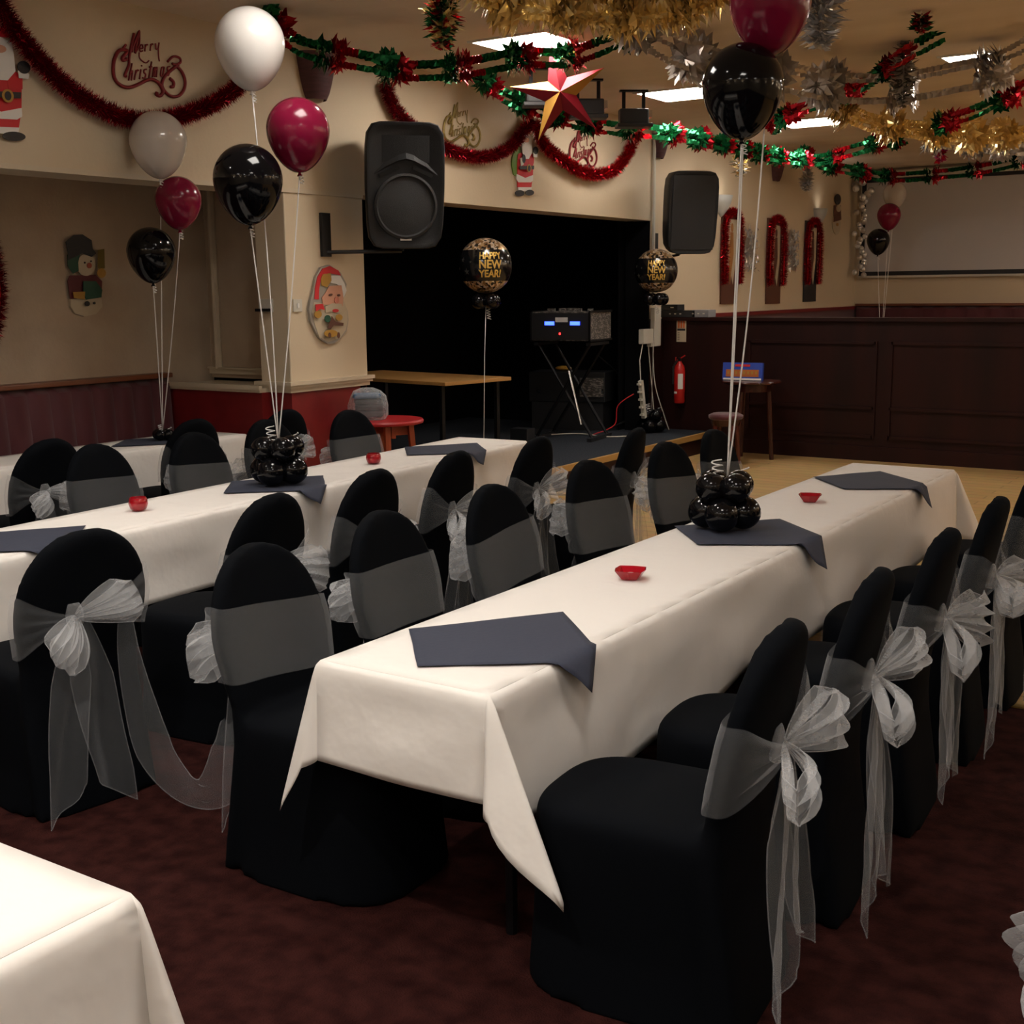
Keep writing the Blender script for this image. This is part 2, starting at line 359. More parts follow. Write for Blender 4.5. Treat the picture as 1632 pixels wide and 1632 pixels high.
def uplighter(x, y, rz, p, label, z=2.45, group='unseen fill uplighters'):
    o = empty('wall_or_fill_uplighter', (x, y, z), rz, label, 'wall light', group)    # local y = out of the wall
    sh = B(mat('uplighter_glass', (.45, .46, .44), .4)); rs = []
    for zz, r in ((-.14, .012), (-.11, .05), (-.05, .10), (.02, .14), (.10, .165), (.10, .155), (.0, .12), (-.10, .04)):
        rs.append([(r*math.cos(PI*k/16), r*.8*math.sin(PI*k/16)+.004, zz) for k in range(17)])
    sh.rings(rs, False); sh.build('half_bowl_shade', None, o, smooth=True)
    B(lampw).box((0, .01, -.02), (.10, .02, .14)).build('back_plate', None, o)
    if p:
        l = bpy.data.lights.new('bulb', 'SPOT'); l.energy = UP_POWER*p; l.color = (1, .90, .78); l.spot_size = math.radians(165); l.spot_blend = 1; l.shadow_soft_size = .06
        q = bpy.data.objects.new('bulb', l); COL.objects.link(q); q.parent = o; q.location = (0, .07, .06); q.rotation_euler = (PI-.55, 0, 0)
for y, p_ in ((-1.5, .25), (1.5, .25), (4.5, .5), (7.5, 2.2), (10.5, 3.2), (13.5, 3.6), (16.5, 3.0)): uplighter(XR, y, PI/2, p_, f'unseen half-bowl fill light added to brighten the ceiling, right wall {("behind the camera", "beside the camera", "level with the front table", "level with the stage", "by the partition", "beyond the partition", "nearest the far wall")[round((y+1.5)/3)]}')  # unseen right-wall lamps, added to lift the ceiling brightness
for x in (-4.5, -1.5, 1.5): uplighter(x, YB, 0, 1.2, f'unseen half-bowl fill light added to brighten the ceiling, back wall, {("left", "middle", "right")[round((x+4.5)/3)]} one')  # back-wall lamps likewise added out of view as ceiling fill
uplighter(WX, 13.39, -PI/2, .03, 'grey half-bowl wall light above the picture nearest the stage', 2.62, 'wall lights beside the pictures')
uplighter(WX, 16.55, -PI/2, .03, 'grey half-bowl wall light by the picture farthest from the stage', 2.62, 'wall lights beside the pictures')
DL = ('over the bottom left table', 'just right above the photographer', 'left of the bottom left table', 'over the chairs between the front tables', 'over the near end of the middle table', 'right of the front table', 'over the far end of the middle table')
for k_, (x, y, p_) in enumerate(((-2.0, .9, 1.6), (-.2, .4, 1), (-3.9, 1.0, 1), (-2.6, 3.0, .7), (-5.0, 2.5, 1.2), (.6, 3.4, .25), (-4.2, 5.6, .8))): downlight(x, y, p_, DL[k_])

# ---------------- covered chairs ----------------
def back_y(z): return -.215 - (.065*(1-z/.45) if z < .45 else 0) - (.105*(z-.45)/.5 if z > .45 else 0)
def back_w(z):
    if z < .5: return .222-.012*z/.5
    if z < .66: return .21+.025*(z-.5)/.16
    t = min(1, (z-.66)/.285); return .235*max(0.0, 1-t**2.3)**.5
def chair_cover_mesh():
    mb = B(COVER); rs = []; N = 32
    zs = [0.0, .1, .2, .3, .4, .5, .58, .66, .72, .78, .83, .87, .90, .925, .938, .9445]
    for z in zs:
        wv = max(.012, back_w(z)); th = .034 if z < .9 else .034*max(.3, (1-((z-.9)/.045)**2))**.5
        r = []
        for k in range(N):
            a = 2*PI*k/N; ca, sa = math.cos(a), math.sin(a); n = 4.0
            q = (abs(ca)**n+abs(sa)**n)**(-1/n)
            bow = -.022*(1-(ca*q)**2) if z > .3 else 0
            r.append((wv*ca*q, back_y(z)+th*sa*q+bow, z))
        rs.append(r)
    mb.rings(rs, True, True, True)
    rs = []
    for z, e in ((0, 1.06), (.06, 1.045), (.15, 1.02), (.25, 1.0), (.36, .985), (.42, .985), (.45, .97), (.468, .93), (.478, .84), (.484, .6), (.487, .25)):
        r = []
        for k in range(48):
            a = 2*PI*k/48; ca, sa = math.cos(a), math.sin(a)
            n = 3.2 if sa > 0 else 7
            q = (abs(ca)**n+abs(sa)**n)**(-1/n)
            x = .225*ca*q; y = .005+(.262 if sa > 0 else .25)*sa*q
            if z < .3:   # fabric pulled in between the feet
                x *= 1-.05*math.sin(PI*z/.3)*abs(ca); 
            r.append((x*e, y*e, z))
        rs.append(r)
    mb.rings(rs, True, True, True)
    o = mb.build('tmp')
    md = o.modifiers.new('r', 'REMESH'); md.mode = 'VOXEL'; md.voxel_size = .0125
    m2 = o.modifiers.new('s', 'SMOOTH'); m2.iterations = 6; m2.factor = .6
    bpy.context.view_layer.update()
    me = bpy.data.meshes.new_from_object(o.evaluated_get(bpy.context.evaluated_depsgraph_get()))
    me.polygons.foreach_set('use_smooth', [True]*len(me.polygons)); me.name = 'chair_cover'
    bpy.data.objects.remove(o); return me
COVER_ME = chair_cover_mesh()

def smooth_noise(seed):
    r = random.Random(seed); ph = [(r.uniform(0, 6.28), r.uniform(.6, 1.6), r.uniform(0, 6.28)) for _ in range(4)]
    return lambda u, v: sum(math.sin(u*f*5+p)*math.cos(v*f*4+q) for p, f, q in ph)/4

def sash_band(seed):
    mb = B(SHEER); nz = smooth_noise(seed); rnd = random.Random(seed)
    z0 = .665; kn = Vector((rnd.uniform(-.065, -.03), back_y(.66)-.05, .665)); U = 56; V = 12; rs = []
    tilt = rnd.uniform(-.03, .03)
    for i in range(U+1):
        u = i/U; a = -PI/2 + 2*PI*u   # starts at back knot, round to the back knot
        ca, sa = math.cos(a), math.sin(a); row = []
        for j in range(V+1):
            v = j/V*2-1
            n = 4.0; q = (abs(ca)**n+abs(sa)**n)**(-1/n)
            back = max(0, -sa*q)
            hh = .108
            f = 1.0
            if sa < -.02:      # back side converges on the knot
                xx = abs(ca*q); f = min(1, .09+.91*max(0, xx)**1.5)
            z = z0+v*hh*f+tilt*ca*f
            zb = min(.9, max(.5, z)); wv = back_w(zb)+.008
            x = wv*ca*q; y = back_y(zb)+.043*sa*q-.022*(1-(ca*q)**2)
            if sa < -.02:
                fold = .010*math.sin(v*11+seed)*math.sin(PI*f)**.6
                lift = (1-f)*.03; y -= lift+fold+.004; x = x+kn.x*(1-f)
            else: y += .003+.0015*nz(u*2, v)
            row.append((x, y, z))
        rs.append(row)
    mb.rings(rs, False); me = mb.mesh('sash_band', smooth=True)
    # thin hems that catch the light
    return me, kn
def hem_tube(mb, pts, r=.0016): mb.tube(pts, r, 5)

def bow_meshes(seed):
    rnd = random.Random(seed*7+1); nz = smooth_noise(seed+50)
    out = []
    kn = Vector((0, 0, 0))
    # knot
    mb = B(SHEER2); rs = []
    for i in range(11):
        t = i/10; z = (t-.5)*.085; r = .026*math.sin(PI*(.12+.76*t))**.5
        rs.append([(r*1.15*math.cos(2*PI*k/14)*(1+.2*math.sin(5*k)), -.012+r*.8*math.sin(2*PI*k/14)*(1+.15*math.cos(3*k)), z) for k in range(14)])
    mb.rings(rs, True, True, True); out.append(('bow_knot', mb.mesh('bow_knot', smooth=True)))
    # two loops: each goes out, turns over and comes back to the knot
    for sgn in (1, -1):
        mb = B(SHEER2); L = rnd.uniform(.19, .24) if sgn > 0 else rnd.uniform(.15, .20); ang = rnd.uniform(-.15, .40) if sgn > 0 else rnd.uniform(-.95, -.35); wd = rnd.uniform(.085, .11) if sgn > 0 else rnd.uniform(.06, .085)
        dx, dz = sgn*math.cos(ang), math.sin(ang); px, pz = -sgn*math.sin(ang), math.cos(ang)
        cr = [rnd.uniform(-1, 1) for _ in range(9)]; cq = [rnd.uniform(-1, 1) for _ in range(9)]
        for layer in (0, 1):
            rs = []
            for i in range(11):
                t = i/10; row = []
                for j in range(9):
                    v = j/8*2-1
                    wdt = wd*(.13+.87*t**.75*(1 if t < .8 else 1-.35*(t-.8)/.2*abs(v)))
                    g = L*t*(1-.10*v*v*(1+.6*cr[j]))
                    h = v*wdt
                    crease = (.020 if j % 2 else -.012)*(1+.7*cr[j])*math.sin(PI*min(1, t*.85))
                    bulge = (.055*math.sin(PI*t*.93)+.012) if layer else .008
                    if t > .97: crease = 0; bulge = .03
                    row.append((dx*g+px*h, -.022-bulge-crease-.055*t, dz*g+pz*h-.02*t*t+.008*cq[j]*t))
                rs.append(row)
            mb.rings(rs, False)
            hem_tube(mb, [r[0] for r in rs], .0013); hem_tube(mb, [r[-1] for r in rs], .0013)
        out.append(('bow_loop', mb.mesh('bow_loop', smooth=True, angle=28)))
    for sgn in (1, -1):
        mb = B(SHEER); L = rnd.uniform(.50, .63); wd = rnd.uniform(.065, .085); sp = rnd.uniform(.04, .11); rs = []
        for i in range(31):
            t = i/30; row = []
            for j in range(9):
                v = j/8*2-1
                wdt = wd*(.2+.8*min(1, t*3)**.7); tw = .35*math.sin(t*3+seed*1.3+sgn)
                cut = .05*(v*sgn)*max(0, (t-.9)*10)
                x = sgn*(.012+sp*t)+v*wdt*math.cos(tw)+.012*math.sin(t*7+seed)*t
                y = -.022-.02*t-abs(wdt*math.sin(tw)*v)*.5-.014*math.sin(v*4+t*5+seed)*min(1, t*4)-.012
                z = -L*t-cut
                row.append((x, y, z))
            rs.append(row)
        mb.rings(rs, False); hem_tube(mb, [r[0] for r in rs]); hem_tube(mb, [r[-1] for r in rs]); hem_tube(mb, rs[-1])
        out.append(('sash_tail', mb.mesh('sash_tail', smooth=True)))
    return out
VARS = [(sash_band(i), bow_meshes(i)) for i in range(5)]
def chair(x, y, rz, var, label, group):
    o = empty('covered_chair', (x, y, 0), math.radians(rz), label, 'chair', group)
    def child(n, me, par, loc=None):
        c_ = bpy.data.objects.new(n, me); COL.objects.link(c_); c_.parent = par
        if loc is not None: c_.location = loc
        return c_
    child('chair_cover', COVER_ME, o)
    (band, kn), bow = VARS[var % 5]
    child('sash_band', band, o)['label'] = 'sheer white organza band'
    b = None
    for n, me in bow:
        if b is None: b = child(n, me, o, kn)
        else: child(n, me, b)
    return o
ordn = ('nearest', 'second', 'third', 'fourth', 'fifth', 'sixth')
for i, (y, dx, a) in enumerate(((2.55, -.045, 95), (3.17, -.03, 96), (3.84, -.02, 94), (4.52, -.02, 95), (5.22, -.02, 92), (5.90, 0, 93))):
    chair(-1.255+dx, y, a, i, f'black chair with grey bow, {ordn[i]} from camera along the right of the front table', 'chairs along the right of the nearest full table')
for i, (x, y, a) in enumerate(((-2.33, 2.60, -88), (-2.36, 3.24, -86), (-2.36, 3.90, -88), (-2.38, 4.66, -92), (-2.38, 5.42, -92), (-2.40, 6.05, -88))):
    chair(x, y, a, i+2, f'black chair with flat organza band, {ordn[i]} from camera along the left of the front table', 'chairs along the left of the nearest full table')
for i, (x, y, a) in enumerate(((-3.62, 2.53, 82), (-3.60, 3.28, 96), (-3.68, 3.97, 96), (-3.73, 4.62, 98), (-3.70, 5.30, 97), (-3.44, 5.86, 103))):
    chair(x, y, a, i+1, f'black chair with bow toward us, {ordn[i]} from camera along the right of the middle table', 'chairs along the right of the middle table')
for i, (x, y, a) in enumerate(((-4.86, 4.02, -84), (-4.82, 4.63, -85), (-4.95, 5.30, -88), (-4.90, 5.98, -90))):
    chair(x, y, a, i, f'black chair with flat organza band beyond the middle table, {ordn[i]} from the left', 'chairs along the far side of the middle table')
for i, (x, y, a) in enumerate(((-5.92, 4.02, 93), (-6.02, 5.12, 92), (-5.95, 5.84, 90))):
    chair(x, y, a, i+3, f'black chair with bow at the table by the maroon bench, {ordn[i]} from the left', 'chairs at the table by the bench')
chair(.085, 2.14, -70, 2, 'covered chair at the right picture edge, only its white sash showing', None)

# ---------------- tables and cloths ----------------
def trestle(name, x0, x1, y0, y1, label, rot=0, org=(0, 0)):
    o = empty(name, (org[0], org[1], 0), rot, label, 'table')
    B(mat('table_board', (.12, .06, .03), .6)).box(((x0+x1)/2, (y0+y1)/2, .708), (x1-x0-.01, y1-y0-.01, .024)).build('tabletop', None, o)
    for y in (y0+.18, y1-.18):
        for x in (x0+.06, x1-.06):
            B(DARKM).tube([(x, y, 0.0), (x, y, .697)], .016, 8).build('leg', None, o)
    return o
def cloth(name, x0, x1, y0, y1, drops, tips, label, rot=0, org=(0, 0), seed=0, top=.724, n=14):
    """drops: (x0 side, x1 side, y0 side, y1 side); tips: hanging corner vectors for (x0y0, x1y0, x1y1, x0y1)"""
    rnd = random.Random(seed); nz = smooth_noise(seed+9); mb = B(CLOTH)
    R_ = .014
    gx = max(6, int((x1-x0)/.06)); gy = max(6, int((y1-y0)/.06))
    mb.rings([[(x0+(x1-x0)*i/gx, y0+(y1-y0)*j/gy, top+.0015*nz(i*.3, j*.15)*(0 < i < gx)*(0 < j < gy)) for j in range(gy+1)] for i in range(gx+1)], False)
    S = [k/n for k in range(n+1)]; FL = .05
    def side(a, b, nrm, L):
        a = Vector((*a, top)); b = Vector((*b, top)); nrm = Vector((*nrm, 0)); m_ = max(6, int((b-a).length/.045)); rs = []
        wv = [(rnd.uniform(4, 9), rnd.uniform(0, 6.28)) for _ in range(3)]
        for i in range(m_+1):
            t = i/m_; win = min(1, t*m_/6, (1-t)*m_/6); x = (b-a).length*t; row = []
            for s_ in S:
                d = s_*L; out = FL*d+R_*(1-math.exp(-d*60))
                wave = sum(math.sin(x*f+p) for f, p in wv)/3*.03*s_**1.3*win + .012*nz(x*.9, s_*1.4)*win*min(1, s_*3)
                row.append(a.lerp(b, t)+nrm*(out+wave+.012*win*s_)+Vector((0, 0, -max(0, d-R_*.4)+.01*math.sin(x*3+seed)*s_*win)))
            rs.append(row)
        mb.rings(rs, False)
    dx0, dx1, dy0, dy1 = drops
    cs = [(x0, y0), (x1, y0), (x1, y1), (x0, y1)]
    side(cs[0], cs[1], (0, -1), dy0); side(cs[1], cs[2], (1, 0), dx1); side(cs[2], cs[3], (0, 1), dy1); side(cs[3], cs[0], (-1, 0), dx0)
    for k, (c_, na, La, nb, Lb) in enumerate(((cs[0], (-1, 0), dx0, (0, -1), dy0), (cs[1], (0, -1), dy0, (1, 0), dx1), (cs[2], (1, 0), dx1, (0, 1), dy1), (cs[3], (0, 1), dy1, (-1, 0), dx0))):
        C = Vector((*c_, top)); na = Vector((*na, 0)); nb = Vector((*nb, 0)); tip = Vector(tips[k]) if tips[k] else (na+nb)*.16+Vector((0, 0, -(La*La+Lb*Lb)**.5*.9))
        tl = tip.length; D0 = (Vector((0, 0, -1))+na*FL).normalized(); D1 = (Vector((0, 0, -1))+nb*FL).normalized(); Dm = tip.normalized()
        # the boundary ray of one side ends at La, of the other at Lb; fold in between bulges out on both sides
        A = (D0*.74+Dm*.32+na*.16).normalized(); Bq = (D1*.45+Dm*.55+nb*.05-na*.02).normalized()
        keys = [D0, A, Dm, Bq, D1]; lens = [La, (La*La+(La*.42)**2)**.5*1.02, tl, (Lb*Lb+(Lb*.42)**2)**.5*1.02, Lb]
        P = cat_curve(keys, 8); LL = []
        for i in range(len(P)):
            t = i/8; a = int(min(3, t)); f = t-a; LL.append(lens[a]*(1-f)+lens[a+1]*f)
        rs = []
        for i, d in enumerate(P):
            d = d.normalized(); row = []
            for s_ in S:
                r = LL[i]*s_; e = R_*(1-math.exp(-r*60))
                mixo = (na*(1-i/(len(P)-1))+nb*(i/(len(P)-1)))
                row.append(C+d*r+mixo*e*(1 if i in (0, len(P)-1) else 1)+Vector((0, 0, R_*.4 if s_ > 0 else 0)))
            rs.append(row)
        mb.rings(rs, False)
    o = mb.build(name, None, None, smooth=True, weld=True); o.location = (org[0], org[1], 0); o.rotation_euler = (0, 0, rot)
    md = o.modifiers.new('s', 'SOLIDIFY'); md.thickness = .0012; md.offset = 1
    return tag(o, label, 'tablecloth')
trestle('banquet_table', -2.16, -1.63, 2.34, 6.64, 'long dark-legged table under the white cloth of the front table')
cloth('tablecloth', -2.165, -1.625, 2.335, 6.66, (.23, .36, .275, .36),
      ((-.12, -.04, -.44), (.235, -.05, -.475), None, None), 'white cloth on the long table running from the foreground to the dance floor', seed=3)
mr_ = .062
trestle('banquet_table', -.25, .25, -2.2, 2.13, 'long table under the white cloth between the two left rows of chairs', mr_, (-4.43, 4.5))
cloth('tablecloth', -.255, .255, -2.2, 2.14, (.23, .335, .3, .33), (None,)*4, 'white cloth on the middle long table with the red tea light cups', mr_, (-4.43, 4.5), seed=5)
trestle('banquet_table', -6.70, -6.24, 1.8, 6.05, 'long table set against the maroon bench at the far left')
cloth('tablecloth', -6.705, -6.235, 1.8, 6.06, (.2, .33, .3, .3), (None,)*4, 'white cloth on the table along the maroon bench, mostly hidden by chairs', seed=6)
trestle('banquet_table', -4.2, -1.56, .5, 1.19, 'table under the white cloth at the bottom left corner')
cloth('tablecloth', -4.2, -1.553, .5, 1.205, (.3, .42, .3, .34), (None, None, (.13, .06, -.50), None), 'bright white cloth corner at the bottom left of the picture', seed=8)

def napkin(pts, label, edge, rot=None, seed=0):
    """a dark square of cloth laid diagonally; the part past the table edge x = edge bends down"""
    P = [Vector(p) for p in pts]; nz = smooth_noise(seed+30); mb = B(NAPK); N = 22; rs = []
    for i in range(N+1):
        row = []
        for j in range(N+1):
            a, b_ = i/N, j/N
            q = P[0].lerp(P[1], a).lerp(P[3].lerp(P[2], a), b_)
            wob = .006*nz(a*2, b_*2)
            x, y = q.x+wob*.6*(min(a, 1-a, b_, 1-b_) < .02), q.y
            z = .7285+.0022*(1+nz(a*1.5, b_*1.7))
            ov = x-(edge+.004)
            if ov > 0:
                x = edge+.018+.50*ov; z -= max(0, ov-.006)*.75-.012*nz(a*3, b_); y += .01*nz(a*3, b_)
            row.append((x, y, z))
        rs.append(row)
    mb.rings(rs, False); o = mb.build('napkin', None, None, smooth=True)
    if rot: o.location = (rot[0], rot[1], 0); o.rotation_euler = (0, 0, rot[2])
    md = o.modifiers.new('s', 'SOLIDIFY'); md.thickness = .0012; md.offset = 1
    return tag(o, label, 'napkin', 'slate napkins laid across the tables')
E_ = -1.625
napkin(((-2.14, 2.68), (-1.86, 3.07), (-1.50, 2.70), (-1.90, 2.41)), 'slate blue napkin nearest the camera, on the near end of the front table', E_, seed=1)
napkin(((-2.18, 4.47), (-1.87, 4.83), (-1.47, 4.45), (-1.94, 4.18)), 'slate blue napkin under the black balloon cluster on the front table', E_, seed=2)
napkin(((-2.16, 6.02), (-1.93, 6.38), (-1.49, 5.95), (-1.90, 5.72)), 'slate blue napkin at the far end of the front table', E_, seed=3)
for k, (a, lab) in enumerate(((-1.66, 'slate blue napkin at the left picture edge on the middle table'), (-.08, 'slate blue napkin under the black balloon cluster on the middle table'), (1.47, 'slate blue napkin at the stage end of the middle table'))):
    napkin(((-.25, a+.03), (.05, a+.40), (.37, a+.02), (-.02, a-.28)), lab, .255, (-4.43, 4.5, mr_), seed=4+k)
napkin(((-6.68, 5.40), (-6.45, 5.72), (-6.15, 5.45), (-6.45, 5.10)), 'slate blue napkin under the balloon weight, table by the bench', -6.235, seed=9)

def star_dish(x, y, label):
    o = empty('candle_dish', (x, y, .7275), .3, label, 'candle holder', 'red glass candle dishes')
    mb = B(GLASSR); rs = []
    for rr, z in ((.026, 0), (.030, .002), (.05, .030), (.052, .033), (.047, .031), (.027, .006), (.004, .005)):
        rs.append([((rr*(1+.22*(k % 2)))*math.cos(PI/4*k), (rr*(1+.22*(k % 2)))*math.sin(PI/4*k), z) for k in range(8)])
    mb.rings(rs, True, True, True); mb.build('dish', None, o)
    B(WHITE).lathe([(.017, .0065), (.0175, .018), (.015, .017)], n=20).build('tea_light', None, o)
star_dish(-1.90, 3.57, 'faceted red glass candle dish on the front table between the first two napkins')
star_dish(-1.92, 5.32, 'faceted red glass candle dish on the front table beyond the balloon cluster')
def round_cup(x, y, label, z=.7275):
    o = empty('candle_cup', (x, y, z), 0, label, 'candle holder', 'round red glass tea light cups')
    B(GLASSR).lathe([(.022, 0), (.036, .008), (.043, .03), (.040, .052), (.034, .06), (.032, .058), (.037, .05), (.039, .03), (.032, .012), (.004, .008)], n=28).build('cup', None, o, smooth=True)
    B(WHITE).lathe([(.018, .0095), (.018, .022), (.015, .021)], n=20).build('tea_light', None, o)
round_cup(-4.42, 3.62, 'round red glass cup on the middle table, left of the balloon cluster')
round_cup(-4.47, 5.32, 'round red glass cup on the middle table, right of the balloon cluster')
round_cup(-6.55, 6.0, 'round red glass cup at the far end of the table by the bench')
round_cup(-2.02, 1.05, 'red glass cup at the left picture edge on the bottom left table')

# ---------------- balloons ----------------
def balloon_mesh(m, r):
    mb = B(m); prof = []
    N = 26
    for k in range(N+1):
        a = PI*k/N; z = -math.cos(a); rr = math.sin(a)
        if z < 0: rr = rr*(1-.17*abs(z)**1.6); z *= 1.32
        prof.append((max(1e-4, rr*r), z*r))
    mb.lathe(prof, n=32)
    z = -1.32*r
    mb.lathe([(.012*1, z+.012), (.006, z), (.012, z-.012), (.014, z-.016), (.002, z-.012)], n=12)
    return mb.mesh('balloon', smooth=True, weld=True)
CHR = random.Random(5)
def curl(p, n=4, r=.012, drop=.05):
    return [Vector(p)+Vector((r*math.cos(t*2*PI*n)+.01*t, r*math.sin(t*2*PI*n), -drop*t)) for t in [k/40 for k in range(41)]]
def floater(m, p, base, r, label, knotx=0, group='helium balloons on ribbons', tilt=(0, 0)):
    p = Vector(p); o = empty('balloon', p, 0, label, 'balloon', group)
    me = balloon_mesh(m, r); b_ = bpy.data.objects.new('balloon_skin', me); COL.objects.link(b_); b_.parent = o; b_.rotation_euler = (tilt[0], tilt[1], 0)
    neck = Matrix.Rotation(tilt[1], 3, 'Y') @ Matrix.Rotation(tilt[0], 3, 'X') @ Vector((0, 0, -1.34*r))
    mb = B(STRING); e = Vector(base)-p
    pts = [neck.lerp(e, t)+Vector((knotx*math.sin(PI*t), 0, 0)) for t in [k/14 for k in range(15)]]
    mb.tube(pts, .0034, 6); mb.tube(curl(neck+Vector((.006, 0, 0)), 3, .010, .05), .0022, 5)
    mb.build('ribbon', None, o, smooth=True)
    return o
def weight(x, y, z, s, label, two=True):
    """cluster of small black balloons with curled ribbon ends"""
    o = empty('balloon_weight', (x, y, z), .3, label, 'balloon cluster', 'black balloon cluster weights')
    R_ = .062*s
    rows = ((R_, .068*s, 0), (.155*s if two else 0, .062*s, PI/4))
    for lev, (zz, rad, ph) in enumerate(rows if two else rows[:1]):
        for k in range(4):
            a = ph+k*PI/2
            B(LATB).ball((math.cos(a)*rad, math.sin(a)*rad, zz), R_*(1 if lev == 0 else .88), 20, (1, 1, .96)).build('small_balloon', None, o, smooth=True)
    top = .2*s if two else .12*s
    mb = B(STRING)
    mb.tube(curl((-.03*s, -.01, top+.05*s), 3, .018*s, .06*s), .003, 5); mb.tube(curl((.06*s, .03*s, top+.02*s), 2, .02*s, .09*s), .003, 5)
    mb.build('curled_ribbon', None, o, smooth=True); return o
weight(-1.98, 4.51, .732, 1.12, 'cluster of shiny black balloons weighting the bouquet on the front table')
weight(-4.385, 4.48, .732, 1.18, 'cluster of shiny black balloons weighting the bouquet on the middle table')
weight(-6.42, 5.50, .732, .6, 'small ribbon-topped weight of the bouquet on the table by the bench', False)
weight(-5.92, 11.56, .2, 1.2, 'cluster of black balloons on the stage edge below the right foil balloon')
weight(-5.72, 8.20, .2, 1.1, 'cluster of black balloons on the stage below the left foil balloon')
bs = (-1.97, 4.51, .93)
floater(LATB, (-1.945, 4.523, 2.43), bs, .152, 'tall glossy black balloon above the front table')
floater(LATR, (-1.875, 4.60, 2.735), bs, .152, 'burgundy balloon partly cut by the top edge, above the black one over the front table', .02)
floater(LATW, (-2.0, 4.68, 3.12), bs, .15, 'pearl white balloon above the burgundy one, beyond the top of the picture', .01)
bs = (-4.38, 4.48, .94)
floater(LATW, (-4.43, 4.46, 2.85), bs, .165, 'pearl white balloon, highest of the three above the middle table', .02)
floater(LATR, (-4.275, 4.60, 2.455), bs, .152, 'burgundy balloon, middle one of the three above the middle table', .01)
floater(LATB, (-4.425, 4.40, 2.22), bs, .165, 'black balloon, lowest of the three above the middle table')
bs = (-6.40, 5.48, .80)
floater(mat('pale_clear_latex', (.66, .60, .54), .2, spec=.6, coat=.4, trans=.3), at(252, 224, 0, -5.82), bs, .165, 'translucent pearl balloon, highest of the three over the table by the bench')
floater(LATR, at(284, 318, 0, -5.80), bs, .135, 'burgundy balloon, middle one of the three over the table by the bench', .01)
floater(LATB, at(241, 401, 0, -5.95), bs, .143, 'black balloon, lowest of the three over the table by the bench')
bs = (-5.10, 16.67, .8)
floater(MATS['pale_clear_latex'], (-5.10, 17.0, 2.90), bs, .155, 'translucent pearl balloon in front of the projector screen')
floater(LATR, (-5.135, 16.9, 2.62), bs, .155, 'burgundy balloon in front of the projector screen')
floater(LATB, (-5.225, 16.77, 2.29), bs, .15, 'small black balloon in front of the projector screen')
tb = empty('round_table', (-5.1, 16.67, 0), 0, 'small round table behind the panelled partition under the far balloons', 'table')
B(MAHO).lathe([(.35, .72), (.36, .735), (.35, .75), (.001, .75)], n=32).build('tabletop', None, tb)
B(MAHO).lathe([(.2, 0), (.2, .03), (.04, .06), (.035, .7), (.1, .72)], n=20).build('pedestal', None, tb)

# foil New Year balloons: gold sequins above and below a black band with gold words
def sequin_mat():
    m = bpy.data.materials.new('sequin_print'); m.use_nodes = True; nt = m.node_tree; b = nt.nodes['Principled BSDF']
    tc = nt.nodes.new('ShaderNodeTexCoord'); vo = nt.nodes.new('ShaderNodeTexVoronoi'); vo.inputs['Scale'].default_value = 50; vo.distance = 'CHEBYCHEV'
    nt.links.new(tc.outputs['Object'], vo.inputs['Vector'])
    r = nt.nodes.new('ShaderNodeValToRGB'); e = r.color_ramp.elements; r.color_ramp.interpolation = 'CONSTANT'
    e[0].position = 0; e[0].color = (.02, .015, .01, 1); e[1].position = .25; e[1].color = (.55, .38, .2, 1)
    for p_, c_ in ((.5, (.75, .62, .5, 1)), (.75, (.3, .16, .06, 1))): q = e.new(p_); q.color = c_
    sp = nt.nodes.new('ShaderNodeSeparateColor'); nt.links.new(vo.outputs['Color'], sp.inputs[0]); nt.links.new(sp.outputs[0], r.inputs[0])
    nt.links.new(r.outputs[0], b.inputs['Base Color']); b.inputs['Roughness'].default_value = .28; b.inputs['Metallic'].default_value = .55
    return m
SEQ = sequin_mat()
GOLDT = mat('gold_lettering', (.62, .38, .08), .35, metal=.3)
FOILB = mat('black_foil', (.006, .006, .007), .15, spec=.7)
